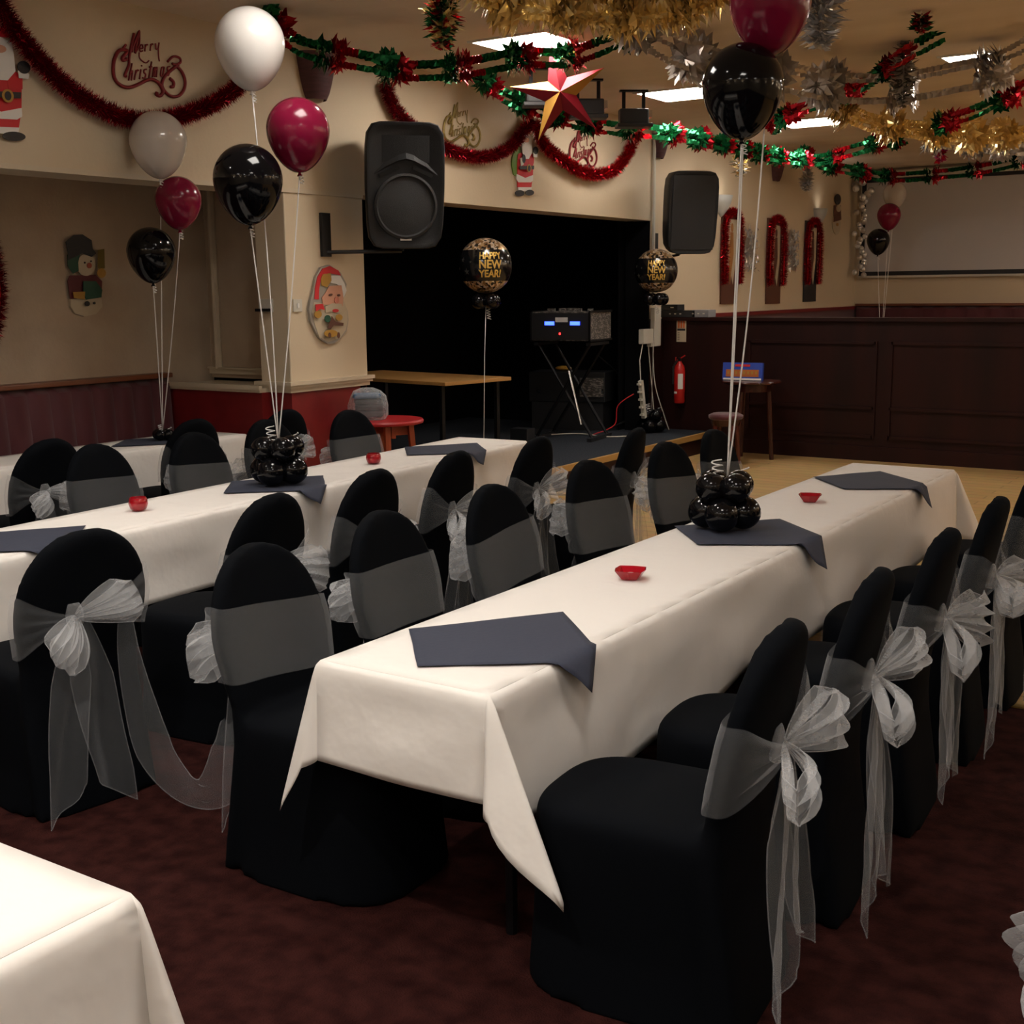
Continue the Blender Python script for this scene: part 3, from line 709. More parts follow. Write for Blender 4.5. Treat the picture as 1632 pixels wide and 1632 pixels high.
def foil_balloon(p, base, r, yaw, label):
    o = empty('foil_balloon', p, yaw, label, 'balloon', 'round Happy New Year foil balloons')
    S_ = (1, .86, 1)
    def band(a0, a1, m, rr=r, n=10):
        mb = B(m); pr = [(max(1e-4, rr*math.cos(a0+(a1-a0)*k/n)), rr*math.sin(a0+(a1-a0)*k/n)) for k in range(n+1)]
        mb.rings([[Vector((a*math.cos(2*PI*k/40)*S_[0], a*math.sin(2*PI*k/40)*S_[1], z)) for k in range(40)] for a, z in pr]); return mb
    R1, R2 = math.radians(34), math.radians(-34)
    band(R2, R1, FOILB).build('black_band', None, o, smooth=True)
    band(R1, PI/2, SEQ).build('sequin_cap', None, o, smooth=True)
    band(-PI/2, R2, SEQ).build('sequin_base', None, o, smooth=True)
    mb = B(GOLDT)
    for txt, zc, sz in (('HAPPY', .33, .30), ('NEW', .02, .36), ('YEAR!', -.31, .32)):
        vs, fs = text_mesh(txt, sz*r*1.15, offset=.012*r, spacing=1.0)
        w_ = max(v.x for v in vs)-min(v.x for v in vs); k = .86*r/w_ if w_ else 1
        out = []
        for v in vs:
            lon = v.x*k/r; lat = (zc*r+v.y)/r
            out.append(((r+.004)*math.sin(lon)*math.cos(lat), -(r*S_[1]+.004)*math.cos(lon)*math.cos(lat), (r+.004)*math.sin(lat)))
        mb.add(out, fs)
    mb.build('gold_words', None, o)['label'] = 'gold words HAPPY NEW YEAR!'
    mb = B(mat('faint_star_print', (.06, .055, .05), .3))
    for lon, lat, rr in ((-1.15, .2, .1), (-.95, -.22, .13), (-.75, .12, .06), (1.0, .1, .1), (-1.4, -.1, .08)):
        pts = []
        for k in range(10):
            q = rr*(1 if k % 2 == 0 else .42); a = PI/2+PI*k/5; lo_, la_ = lon+q*math.cos(a), lat+q*math.sin(a)
            pts.append(((r+.003)*math.sin(lo_)*math.cos(la_), -(r*S_[1]+.003)*math.cos(lo_)*math.cos(la_), (r+.003)*math.sin(la_)))
        mb.add(pts, [tuple(range(10))])
    mb.build('star_print', None, o)
    mb = B(LATB)
    for k in range(4): mb.ball((.075*math.cos(k*PI/2+.4), .06*math.sin(k*PI/2+.4), -r-.065), .062, 16)
    mb.build('balloon_collar', None, o, smooth=True)
    e = Vector(base)-Vector(p); e = Matrix.Rotation(-yaw, 3, 'Z') @ e; mb = B(STRING)
    mb.tube([(0, 0, -r-.1), e*.5, e], .003, 6); mb.tube(curl((.012, -.02, -r-.13), 4, .014, .08), .003, 5); mb.build('ribbon', None, o, smooth=True)
foil_balloon((-5.84, 8.434, 1.883), (-5.72, 8.20, .42), .222, math.radians(33+14), 'round gold and black Happy New Year foil balloon on the left of the stage')
foil_balloon((-5.74, 11.29, 1.86), (-5.92, 11.56, .44), .215, math.radians(28), 'round gold and black Happy New Year foil balloon at the right edge of the stage')

# ---------------- loudspeakers ----------------
def speaker(p, yaw, tilt, w_, h_, d_, label, bracket, plain=False):
    """local -y faces the room"""
    o = empty('loudspeaker', p, 0, label, 'loudspeaker', 'black loudspeakers either side of the stage')
    o.rotation_euler = (tilt, 0, yaw)
    mb = B(SPK); rs = []
    def sec(y, wx, hz):
        r = []
        for k in range(40):
            a = 2*PI*(k+.5)/40; ca, sa = math.cos(a), math.sin(a); q = (abs(ca)**7+abs(sa)**7)**(-1/7)
            r.append((wx/2*ca*q*(1-.05*(sa*q < 0)*abs(sa*q)), y, hz/2*sa*q))
        return r
    for y, a, b_ in ((d_*.5, .62, .80), (d_*.46, .68, .86), (d_*.1, .88, .96), (-d_*.35, 1, 1), (-d_*.47, 1, 1), (-d_*.5, .975, .985), (-d_*.5, .9, .94), (-d_*.485, .87, .92)): rs.append(sec(y, w_*a, h_*b_))
    mb.rings(rs, True, True, True); mb.build('cabinet', None, o, smooth=True, angle=40)
    F = Matrix.Rotation(PI/2, 3, 'X')
    if plain:
        B(GRILL).box((0, -d_*.49, 0), (w_*.86, .02, h_*.90), bev=.008).build('front_grille', None, o)
    mb = B(GRILL); z0 = -.16*h_; r = w_*.40
    mb.lathe([(r, 0), (r*1.0, .012), (r*.93, .016), (r*.88, .006), (r*.55, .014), (.002, .018)], (0, -d_*.486, z0), 40, F); mb.build('woofer_grille', None, o, smooth=True, angle=40) if not plain else None
    mb = B(SPK); rs = []
    for x, z, hh, dd in ((-.40, .09, .02, .488), (-.25, .155, .045, .51), (-.1, .20, .06, .53), (0, .215, .065, .535), (.1, .20, .06, .53), (.25, .155, .045, .51), (.40, .09, .02, .488)):
        rs.append([(x*w_, -d_*.48, (z+hh)*h_), (x*w_, -d_*dd, z*h_), (x*w_, -d_*.48, (z-.018)*h_)])
    mb.rings(rs, False)
    if not plain: mb.build('horn_brow', None, o)
    mb = B(mat('port_hole', (.002, .002, .002), .9))
    for sg in (-1, 1):
        if not plain: B(MATS['port_hole']).box((sg*.21*w_, -d_*.492, .115*h_), (.27*w_, .014, .032*h_), M=Matrix.Rotation(sg*.42, 3, 'Y')).build('port', None, o)
    mb = B(SPK); rs = [[(x*w_*.30, -d_*.487-.004*(1-x*x), .29*h_+z*h_*.105) for z in (-1, -.5, 0, .5, 1)] for x in (-1, -.5, 0, .5, 1)]; mb.rings(rs, False)
    if not plain: mb.build('horn_flare', None, o); B(WHITE).box((0, -d_*.5, -.42*h_), (.08, .006, .02)).build('maker_badge', None, o)
    if bracket:
        plate, end = bracket; M_ = (Matrix.Translation(p) @ o.rotation_euler.to_matrix().to_4x4()).inverted()
        mb = B(BLK); q0 = Vector(plate)
        T = M_ @ Matrix.Translation(q0)
        cc = [Vector((.012, 0, 0))+Vector((sx*.012, sy*.045, sz*.15)) for sx in (-1, 1) for sy in (-1, 1) for sz in (-1, 1)]
        mb.add([T @ v for v in cc], [(0, 1, 3, 2), (4, 6, 7, 5), (0, 4, 5, 1), (2, 3, 7, 6), (0, 2, 6, 4), (1, 5, 7, 3)])
        a = M_ @ (q0+Vector((.02, 0, -.12))); e = M_ @ Vector(end)
        mb.tube([a, e], .014, 8); mb.tube([e, e+(M_.to_3x3() @ Vector((0, 0, .12)))], .018, 8)
        mb.build('wall_bracket', None, o)
    return o
speaker((-5.66, 7.12, 2.43), math.radians(50), math.radians(7), .56, .86, .42, 'large black loudspeaker on the wall bracket left of the stage', ((WX, 6.68, 2.08), (-5.66, 7.12, 1.97)))
speaker((-5.55, 11.56, 2.44), math.radians(46), math.radians(7), .52, .80, .42, 'black loudspeaker on the right of the stage, above the panelled partition', ((WX, 11.75, 2.1), (-5.62, 11.55, 2.02)), plain=True)

# ---------------- flat wall decorations ----------------
def ell(cx, cy, rx, ry, n=22, a=0): return [(cx+rx*math.cos(2*PI*k/n)*math.cos(a)-ry*math.sin(2*PI*k/n)*math.sin(a), cy+rx*math.cos(2*PI*k/n)*math.sin(a)+ry*math.sin(2*PI*k/n)*math.cos(a)) for k in range(n)]
def decal(name, org, k, X, shapes, label, cat, group=None, th=.010):
    """cut-out card on the wall X; each shape is (part name, material, outline) in enlarged photo units, stacked outward"""
    c_ = None; o = empty(name, (0, 0, 0), 0, label, cat, group); lv = 0
    W = [[at(org[0]+x/k, org[1]+y/k, 0, X) for x, y in sh[2]] for sh in shapes]
    cen = sum((q for w__ in W for q in w__), Vector())/sum(len(w__) for w__ in W); o.location = (X, cen.y, cen.z)
    for (pn, m, _), pts in zip(shapes, W):
        # outlines seen along the wall: x = world Y, z = world Z
        loc = [(q.y-cen.y, q.z-cen.z) for q in pts]
        T = frame3((.003+lv*.0016, 0, 0), (0, 1, 0), (0, 0, 1)); d = th if lv == 0 else .004
        ch = B(m).prism(loc, T, d).build(pn, None, o)
        if lv: ch.location.x = th-.002
        lv += 1
    return o
SANTA = [('sack', GRNP, [(495, 520), (440, 610), (380, 760), (365, 900), (400, 1070), (450, 1100), (520, 1000), (520, 650)]),
 ('coat', REDP, [(470, 720), (520, 690), (700, 700), (740, 780), (725, 1110), (700, 1290), (460, 1290), (455, 900)]),
 ('sleeve', REDP, [(640, 790), (700, 700), (745, 730), (740, 880), (690, 915), (650, 890)]),
 ('fur_trim', WHITE, [(440, 1060), (590, 1130), (725, 1080), (725, 1170), (690, 1205), (470, 1205), (435, 1150)]),
 ('trousers_fur', WHITE, [(465, 1290), (700, 1290), (690, 1350), (600, 1360), (470, 1350)]),
 ('boot', BLKP, ell(490, 1395, 80, 55)), ('boot', BLKP, ell(660, 1385, 75, 50)),
 ('beard', WHITE, [(510, 480), (530, 360), (600, 340), (680, 400), (690, 500), (695, 700), (640, 800), (580, 800), (530, 700)]),
 ('hat', REDP, [(560, 350), (620, 250), (660, 290), (670, 350)]),
 ('face', SKIN, ell(600, 475, 42, 42)),
 ('cuff', WHITE, [(480, 790), (520, 780), (545, 900), (500, 925)]), ('glove', BLKP, ell(545, 800, 30, 75)),
 ('cuff', WHITE, [(705, 690), (780, 720), (770, 775), (710, 770)]), ('glove', BLKP, ell(745, 655, 42, 68)),
 ('belt', BLKP, [(465, 925), (715, 920), (710, 985), (465, 985)]), ('buckle', GOLDP, ell(625, 965, 38, 70)), ('buckle_hole', BLKP, ell(625, 965, 22, 48))]
sa = decal('santa_cutout', (780, 180), 10.88, WX, SANTA, 'small waving Santa cut-out on the wall between the two tinsel swags above the stage', 'wall decoration', 'waving Santa wall cut-outs')
sb_ = copy_tree(sa); sb_.location.y -= 5.09; sb_.location.z += .0
sb_['label'] = 'waving Santa cut-out at the upper left picture edge, half out of view'
decal('santa_face_plaque', (480, 400), 10.2, WX, [
 ('plaque', mat('plaque_grey', (.32, .29, .25), .6), [(420, 225), (600, 350), (700, 540), (680, 720), (640, 790), (720, 980), (730, 1130), (700, 1300), (600, 1430), (500, 1500), (400, 1510), (270, 1430), (190, 1300), (120, 1150), (90, 960), (110, 820), (160, 640), (200, 420), (280, 270)]),
 ('beard', CREAMP, [(300, 850), (640, 790), (710, 980), (715, 1130), (680, 1290), (590, 1410), (400, 1480), (250, 1400), (180, 1200), (130, 1000), (160, 830)]),
 ('hat', REDP, [(420, 245), (560, 320), (600, 400), (450, 370), (330, 370), (270, 480), (245, 620), (240, 790), (170, 780), (180, 600), (220, 420), (300, 290)]),
 ('hat_fur', WHITE, [(440, 400), (580, 400), (650, 520), (690, 640), (640, 770), (610, 600), (530, 540), (430, 520)]),
 ('ivy', GOLDP, [(300, 380), (430, 360), (440, 480), (370, 590), (280, 560), (270, 450)]),
 ('face', SKIN, [(400, 570), (600, 560), (630, 760), (620, 900), (300, 870), (280, 760), (340, 680)]),
 ('moustache', CREAMP, [(330, 900), (450, 850), (600, 860), (620, 960), (560, 1010), (440, 990), (340, 1000)]),
 ('mouth', REDP, ell(500, 970, 50, 28)), ('nose', mat('nose_print', (.62, .22, .15), .5), ell(515, 800, 38, 55)),
 ('eye', BROWNP, ell(415, 715, 32, 20, a=-.4)), ('eye', BROWNP, ell(545, 720, 24, 20)),
 ('bow_print', REDP, [(160, 870), (280, 860), (310, 960), (240, 940), (170, 980)]), ('bell_print', GOLDP, ell(200, 1030, 60, 60)),
 ('toy_print', GOLDP, ell(540, 1080, 55, 50)), ('toy_print', BROWNP, [(350, 1250), (420, 1060), (480, 1150), (610, 1170), (605, 1215), (450, 1210), (400, 1270)]),
 ('toy_print', DGRN, ell(350, 1100, 50, 60)), ('toy_print', GOLDP, ell(400, 1340, 110, 60)), ('toy_print', BROWNP, ell(520, 1370, 24, 50)), ('toy_print', BROWNP, ell(375, 1370, 22, 45))],
 'oval Santa face plaque on the cream pillar below the loudspeaker', 'wall decoration', th=.02)
decal('snowman_plaque', (90, 360), 10.88, -7.2, [
 ('body', CREAMP, [(210, 1270), (740, 1240), (760, 1400), (650, 1530), (450, 1570), (290, 1520), (210, 1400)]),
 ('scarf', mat('maroon_print', (.10, .01, .015), .5), [(190, 860), (640, 850), (750, 960), (740, 1240), (200, 1270), (150, 960)]),
 ('head', CREAMP, ell(470, 680, 160, 190)), ('ear_muff', DGRN, [(140, 500), (360, 500), (330, 640), (340, 780), (240, 830), (150, 700)]),
 ('top_hat', BLKP, [(110, 280), (250, 160), (400, 150), (560, 250), (580, 400), (640, 480), (560, 540), (400, 480), (150, 600), (150, 460)]),
 ('nose', mat('carrot_print', (.30, .05, .02), .5), ell(520, 690, 42, 48)), ('eye', BLKP, ell(440, 640, 14, 16)), ('eye', BLKP, ell(545, 615, 12, 14)),
 ('broom', mat('olive_print', (.14, .10, .01), .5), [(660, 420), (770, 400), (780, 740), (660, 740)]), ('mitten', GOLDP, ell(720, 820, 75, 85)),
 ('scarf_end', DGRN, [(400, 960), (620, 960), (730, 1110), (710, 1240), (450, 1280), (400, 1130)]), ('mitten', GOLDP, [(220, 1150), (430, 1140), (420, 1280), (240, 1250)]),
 ('button', BLKP, ell(465, 1350, 45, 45)), ('button', BLKP, ell(585, 1340, 22, 22))],
 'snowman plaque with black top hat on the alcove wall above the bench', 'wall decoration', th=.02)
dn = decal('snowman_cutout', (1320, 270), 5.23, WX, [
 ('body', CREAMP, ell(62, 450, 34, 95)), ('coat', BROWNP, [(40, 300), (95, 300), (100, 420), (35, 440)]), ('hat', BLKP, ell(70, 250, 26, 45)), ('face', CREAMP, ell(75, 325, 20, 30)), ('button', GOLDP, ell(65, 460, 9, 14))],
 'small brown and cream snowman cut-out on the far wall before the corner', 'wall decoration')

# Merry Christmas glitter words
LET = {'e': [[(0, .5), (.6, .5), (.55, .9), (.2, .9), (.05, .4), (.2, .05), (.6, .15)]], 'r': [[(0, 0), (.15, .9)], [(.1, .6), (.35, .9), (.55, .85)]],
 'y': [[(0, .9), (.15, .15), (.5, .2)], [(.68, 1.0), (.55, .2), (.6, -.9), (.75, -1.5)]], 'h': [[(0, 0), (.25, 1.6)], [(.08, .5), (.4, .9), (.5, .6), (.45, 0)]],
 'i': [[(.15, .9), (.1, 0)], [(.2, 1.2), (.22, 1.3)]], 's': [[(.5, .85), (.15, .8), (.15, .55), (.45, .4), (.4, .05), (0, .05)]], 't': [[(.3, 1.5), (.15, 0)], [(0, 1), (.45, 1.05)]],
 'm': [[(0, 0), (.1, .9)], [(.1, .6), (.3, .9), (.35, 0)], [(.35, .6), (.6, .9), (.65, 0)]], 'a': [[(.5, .85), (.1, .8), (.05, .1), (.4, .1), (.5, .85), (.5, 0)]]}
MC = [([(430, 590), (375, 615), (360, 570), (420, 500), (440, 455), (380, 432), (290, 460), (220, 600), (200, 760), (225, 930), (330, 1050), (480, 1085), (640, 1030), (760, 970), (860, 945), (960, 985), (1030, 1070), (1062, 1160), (1015, 1232), (955, 1210), (958, 1170)], 26),
 ([(365, 420), (420, 345)], 18), ([(430, 890), (400, 870), (470, 700), (480, 540), (560, 150)], 20), ([(520, 470), (560, 330), (655, 110), (600, 330), (580, 490)], 18), ([(580, 490), (650, 330), (655, 110)], 14),
 ([(1140, 640), (1240, 550), (1350, 575), (1365, 650), (1280, 690), (1220, 670)], 18), ([(1270, 700), (1380, 800), (1445, 960), (1430, 1110), (1350, 1220), (1230, 1245), (1110, 1170), (1045, 1040), (1090, 900), (1200, 790), (1330, 690)], 24),
 ([(1180, 930), (1245, 990), (1240, 1070), (1195, 1075)], 24), ([(650, 480), (660, 580), (760, 660), (820, 620)], 10)]
for j, ch in enumerate('erry'):
    for st_ in LET[ch]: MC.append(([(655+j*92+x*95, 470-j*10-y*130) for x, y in st_], 11))
for j, ch in enumerate('hristmas'):
    for st_ in LET[ch]: MC.append(([(465+(0, 88, 160, 215, 300, 370, 490, 580)[j]*1.12+x*105+y*22, 965-j*12-y*185) for x, y in st_], 12))
def merry(name, m, label, dy=0, dz=0, k=1.0):
    o = empty(name, (WX+.012, 5.19+dy, 3.02+dz), 0, label, 'wall decoration', 'Merry Christmas glitter words')
    for nm, sel in (('swirl', MC[:9]), ('lettering', MC[9:])):
        mb = B(m)
        for pts, r in sel:
            W = []
            for x, y in pts:
                q = at(160+x/10.88, 40+y/10.88, 0, WX); W.append(Vector((0, (q.y-5.19)*k, (q.z-3.02)*k)))
            mb.tube(cat_curve(W, 5) if len(W) > 2 else W, r/10.88*.0030*k*1.5, 6)
        mb.build(nm, None, o, smooth=True)
    return o
merry('merry_christmas_words', GRED, 'red glitter Merry Christmas words above the left tinsel swag')
merry('merry_christmas_words', GGOLD, 'gold glitter Merry Christmas words in the middle tinsel swag', 8.345-5.19, 2.99-3.02, .93)
merry('merry_christmas_words', GRED, 'red glitter Merry Christmas words in the swag nearest the right loudspeaker', 10.27-5.19, 2.975-3.02, .93)

# ---------------- tinsel ----------------
def tinsel(name, P, rad, dens, m, parent=None, seed=1, ln=1.0, wid=.0045):
    rnd = random.Random(seed); pts = resample(cat_curve(P, 6) if len(P) > 2 else P, .012); mb = B(m); L = len(pts)*.012
    for _ in range(int(dens*L)):
        i = rnd.randrange(len(pts)-1); p = pts[i].lerp(pts[i+1], rnd.random()); t = (pts[i+1]-pts[i]).normalized()
        a = t.orthogonal().normalized(); b_ = t.cross(a); an = rnd.uniform(0, 2*PI)
        d = (a*math.cos(an)+b_*math.sin(an)+t*rnd.uniform(-.55, .55)).normalized(); s_ = d.cross(Vector((rnd.uniform(-1, 1), rnd.uniform(-1, 1), rnd.uniform(-1, 1)))).normalized()*wid
        r = rad*rnd.uniform(.7, 1.08)*ln; k = d.cross(s_).normalized()*rad*rnd.uniform(-.25, .25)
        mb.add([p-s_*.5, p+s_*.5, p+d*r*.55+s_*.5+k, p+d*r*.55-s_*.5+k, p+d*r+k*2.2], [(0, 1, 2, 3), (3, 2, 4)])
    mb.use(m); mb.tube(pts[::3], rad*.22, 6)
    return mb.build(name, None, parent)
sw = 'red tinsel swags along the wall'
tag(tinsel('tinsel_swag', [(-5.92, 4.13, 3.3), (-5.92, 4.19, 3.13), (-5.92, 4.39, 2.92), (-5.92, 4.58, 2.79), (-5.92, 4.83, 2.70), (-5.92, 5.1, 2.68), (-5.92, 5.43, 2.76), (-5.92, 5.7, 2.88), (-5.92, 5.9, 3.02), (-5.92, 5.98, 3.16)], .072, 5200, TRED, seed=1), 'long red tinsel swag on the beam at the upper left', 'tinsel', sw)
tag(tinsel('tinsel_swag', [(-5.93, 7.32, 3.18), (-5.93, 7.44, 3.0), (-5.93, 7.74, 2.85), (-5.93, 8.14, 2.765), (-5.93, 8.57, 2.755), (-5.93, 8.94, 2.86), (-5.93, 9.19, 3.03), (-5.93, 9.29, 3.12)], .07, 4200, TRED, seed=2), 'middle red tinsel swag, between left loudspeaker and the small Santa', 'tinsel', sw)
tag(tinsel('tinsel_swag', [(-5.92, 9.32, 3.11), (-5.92, 9.49, 2.93), (-5.92, 9.86, 2.81), (-5.92, 10.25, 2.74), (-5.92, 10.73, 2.80), (-5.92, 11.05, 3.01), (-5.92, 11.15, 3.17)], .075, 4200, mat('bright_red_tinsel', (.42, .006, .014), .16, metal=.85), seed=3), 'bright red tinsel swag ending above the right loudspeaker', 'tinsel', sw)
tag(tinsel('tinsel_wreath', [Vector((-7.13, 4.56+.3*math.cos(a), 1.78+.5*math.sin(a))) for a in [2*PI*k/24 for k in range(25)]], .07, 2600, TRED, seed=4), 'red tinsel loop on the alcove wall, cut by the left picture edge', 'tinsel')

# ---------------- accordion foil garlands ----------------
def garland(name, P, cols, label, group, rf=.118, unit=.42, seed=0, strip=.066, flat=1.0, petals=17, parts=('green_foil', 'red_foil'), sagw=.032):
    rnd = random.Random(seed); pts = resample(cat_curve(P, 10), .01); n = len(pts); o = empty(name, pts[0], 0, label, 'garland', group); org = pts[0]
    mbs = [B(c_) for c_ in cols]
    def fr(i):
        i = max(0, min(n-2, i)); t = (pts[i+1]-pts[i]).normalized(); a = Vector((0, 0, 1)).cross(t).normalized(); return pts[i]-org, t, a, t.cross(a)
    def flower(i, mb, r, back):
        p, t, a, b_ = fr(i)
        for layer in range(3):
            for k in range(petals):
                an = 2*PI*(k+rnd.uniform(-.3, .3))/petals; d = a*math.cos(an)+b_*math.sin(an); s_ = (-a*math.sin(an)+b_*math.cos(an))
                rr = r*rnd.uniform(.65, 1.1); off = t*(back*.02+layer*.018+rnd.uniform(-.02, .02)); w_ = rr*rnd.uniform(.16, .26)
                tip = t*rnd.uniform(-.04, .04)
                mb.add([p+off+d*rr*.15, p+off+d*rr*.6+s_*w_+t*.012, p+off+d*rr+tip, p+off+d*rr*.6-s_*w_-t*.012, p+off+d*rr*.62+t*rnd.uniform(-.015, .015)], [(0, 1, 4), (1, 2, 4), (2, 3, 4), (3, 0, 4)])
    def strands(i0, i1, mb):
        if i1-i0 < 2: return
        for row in ((.75, .0), (-.55, .0), (.55, .6), (-.75, -.5), (.65, -.3)):
            st = max(1, (i1-i0)//9); V = []; F = []; kk = 0
            for i in range(i0, i1+1, st):
                p, t, a, b_ = fr(i); c_ = p+b_*strip*row[0]+a*strip*row[1]; z = (1 if kk % 2 else -1)
                h = b_*sagw*.5+a*rnd.uniform(-.008, .008)
                V += [c_-h+a*z*.011+b_*rnd.uniform(-.004, .004), c_+h+a*z*.011]; kk += 1
            for q in range(kk-1): F.append((2*q, 2*q+1, 2*q+3, 2*q+2))
            mb.add(V, F)
    U = int(unit/.01); i = 0
    def piece(fn, m, nm):
        mb = B(m); fn(mb)
        if mb.v: mb.build(nm, None, o)
    ca, cb = parts[0].split('_')[0], parts[-1].split('_')[0]
    while i < n-4:
        piece(lambda mb: flower(i, mb, rf*rnd.uniform(.9, 1.05), -1), cols[0], ca+'_flower')
        piece(lambda mb: flower(i+int(U*.12), mb, rf*rnd.uniform(.9, 1.1), 1), cols[-1], cb+'_flower')
        piece(lambda mb: strands(i+int(U*.12), min(n-1, i+int(U*.5)), mb), cols[-1], cb+'_strands')
        piece(lambda mb: strands(min(n-1, i+int(U*.5)), min(n-1, i+U), mb), cols[0], ca+'_strands'); i += U
    return o
RG = 'red and green foil garlands under the ceiling'
g1b = [(-5.39, 5.58, 3.28), (-5.37, 5.78, 3.15), (-5.24, 5.98, 3.1), (-5.08, 6.13, 3.06), (-5.02, 6.36, 3.04), (-4.86, 6.55, 3.05), (-4.69, 6.71, 3.08), (-4.5, 6.93, 3.14), (-4.39, 7.29, 3.18), (-4.19, 7.4, 3.24), (-3.98, 7.44, 3.31)]
garland('foil_garland', g1b, (FGRN, FRED), 'red and green foil garland from the white balloon toward the ceiling star', RG, seed=1)
garland('foil_garland', [(-5.51, 3.9, 3.3), (-5.30, 3.95, 3.19), (-5.1, 4.0, 3.19), (-4.9, 4.02, 3.3)], (FGRN, FRED), 'piece of red and green foil garland at the upper left corner', RG, seed=2)
garland('foil_garland', [(-5.6, 8.1, 3.25), (-5.57, 8.44, 3.15), (-5.53, 8.89, 3.1), (-5.51, 9.35, 3.07), (-5.38, 9.77, 3.05), (-5.18, 10.1, 3.04), (-5.07, 10.64, 3.04), (-5.02, 11.35, 3.02), (-5.03, 12.49, 3.02), (-4.86, 13.32, 3.03), (-4.55, 13.4, 3.1), (-4.31, 13.7, 3.2), (-4.21, 14.31, 3.3)], (FGRN, FRED), 'long red and green foil garland crossing behind the black balloon above the stage', RG, seed=3, unit=.46)
garland('foil_garland', [(-5.35, 14.2, 3.2), (-5.23, 14.55, 3.1), (-5.02, 15.04, 3.05), (-4.8, 15.57, 3.0), (-4.38, 15.71, 3.0), (-3.95, 15.73, 3.02), (-3.46, 15.78, 3.08), (-3.07, 15.9, 3.2)], (FGRN, FRED), 'farthest red and green foil garland, in front of the projector screen', RG, seed=4, unit=.5, rf=.12)
garland('foil_garland', [(-4.78, 11.78, 3.3), (-4.5, 11.3, 3.14), (-4.25, 10.83, 3.17), (-3.83, 10.45, 3.2), (-3.50, 10.2, 3.2), (-2.97, 9.37, 3.2), (-2.63, 8.84, 3.22), (-2.34, 8.74, 3.32)], (FGRN, FRED), 'thin stretched red and green garland rising to the right behind the silver one', RG, seed=5, unit=1.1, rf=.10)
garland('foil_garland', [(-3.13, 11.73, 3.12), (-2.8, 11.5, 3.15), (-2.54, 11.24, 3.2), (-2.18, 11.0, 3.3)], (FGRN, FRED), 'red and green foil garland at the right picture edge above the gold one', RG, seed=6, unit=.8, rf=.12)
GG = 'gold foil garlands'
garland('gold_garland', [(-3.96, 5.46, 3.32), (-3.77, 5.63, 3.17), (-3.51, 5.71, 3.12), (-3.31, 5.87, 3.10), (-3.09, 6.0, 3.10), (-2.86, 6.13, 3.15), (-2.61, 6.18, 3.3)], (FGOLD, FGOLD), 'shimmering gold foil garland along the top picture edge', GG, seed=7, rf=.17, unit=.30, strip=.10, sagw=.026, petals=20, parts=('gold_foil', 'gold_flower'))
garland('gold_garland', [(-3.95, 11.4, 3.28), (-3.75, 11.53, 3.16), (-3.48, 11.79, 3.1), (-3.22, 12.08, 3.08), (-2.99, 12.56, 3.08), (-2.60, 13.22, 3.12)], (FGOLD, FGOLD), 'gold foil garland of star flowers at the right picture edge', GG, seed=8, rf=.19, unit=.46, strip=.10, sagw=.026, petals=20, parts=('gold_foil', 'gold_flower'))
for g_ in [x for x in bpy.data.objects if x.name.startswith('gold_garland')]:
    P_ = ([(-3.96, 5.46, 3.32), (-3.77, 5.63, 3.15), (-3.51, 5.71, 3.09), (-3.31, 5.87, 3.06), (-3.09, 6.0, 3.06), (-2.86, 6.13, 3.12), (-2.61, 6.18, 3.3)] if not g_.name.endswith('1') else
          [(-3.95, 11.4, 3.28), (-3.75, 11.53, 3.16), (-3.48, 11.79, 3.1), (-3.22, 12.08, 3.08), (-2.99, 12.56, 3.08), (-2.60, 13.22, 3.12)])
    tinsel('gold_fringe', [Vector(q)-g_.location for q in P_], .125 if not g_.name.endswith('1') else .09, 520 if not g_.name.endswith('1') else 260, FGOLD, g_, seed=31, wid=.022)
DSIL = mat('dull_silver_foil', (.50, .45, .40), .35, metal=.4)
SG = 'silver foil garlands'
garland('silver_garland', [(-3.78, 7.1, 3.3), (-3.76, 7.32, 3.22), (-3.66, 7.85, 3.15), (-3.36, 8.31, 3.1), (-3.15, 8.97, 3.08), (-2.79, 9.25, 3.08), (-2.39, 9.21, 3.1), (-2.06, 9.22, 3.15), (-1.68, 8.88, 3.25)], (DSIL, DSIL), 'wide dull silver foil garland at the upper right behind the balloons', SG, seed=9, rf=.19, unit=.62, strip=.13, sagw=.03, petals=22, parts=('silver_foil', 'silver_flower'))
garland('silver_garland', [(-3.67, 13.31, 3.14), (-3.36, 13.61, 3.1), (-3.0, 14.6, 3.12), (-2.8, 15.2, 3.25)], (FSIL, FSIL), 'bright silver foil garland below the right gold garland', SG, seed=10, rf=.15, unit=.5, parts=('silver_foil', 'silver_flower'))

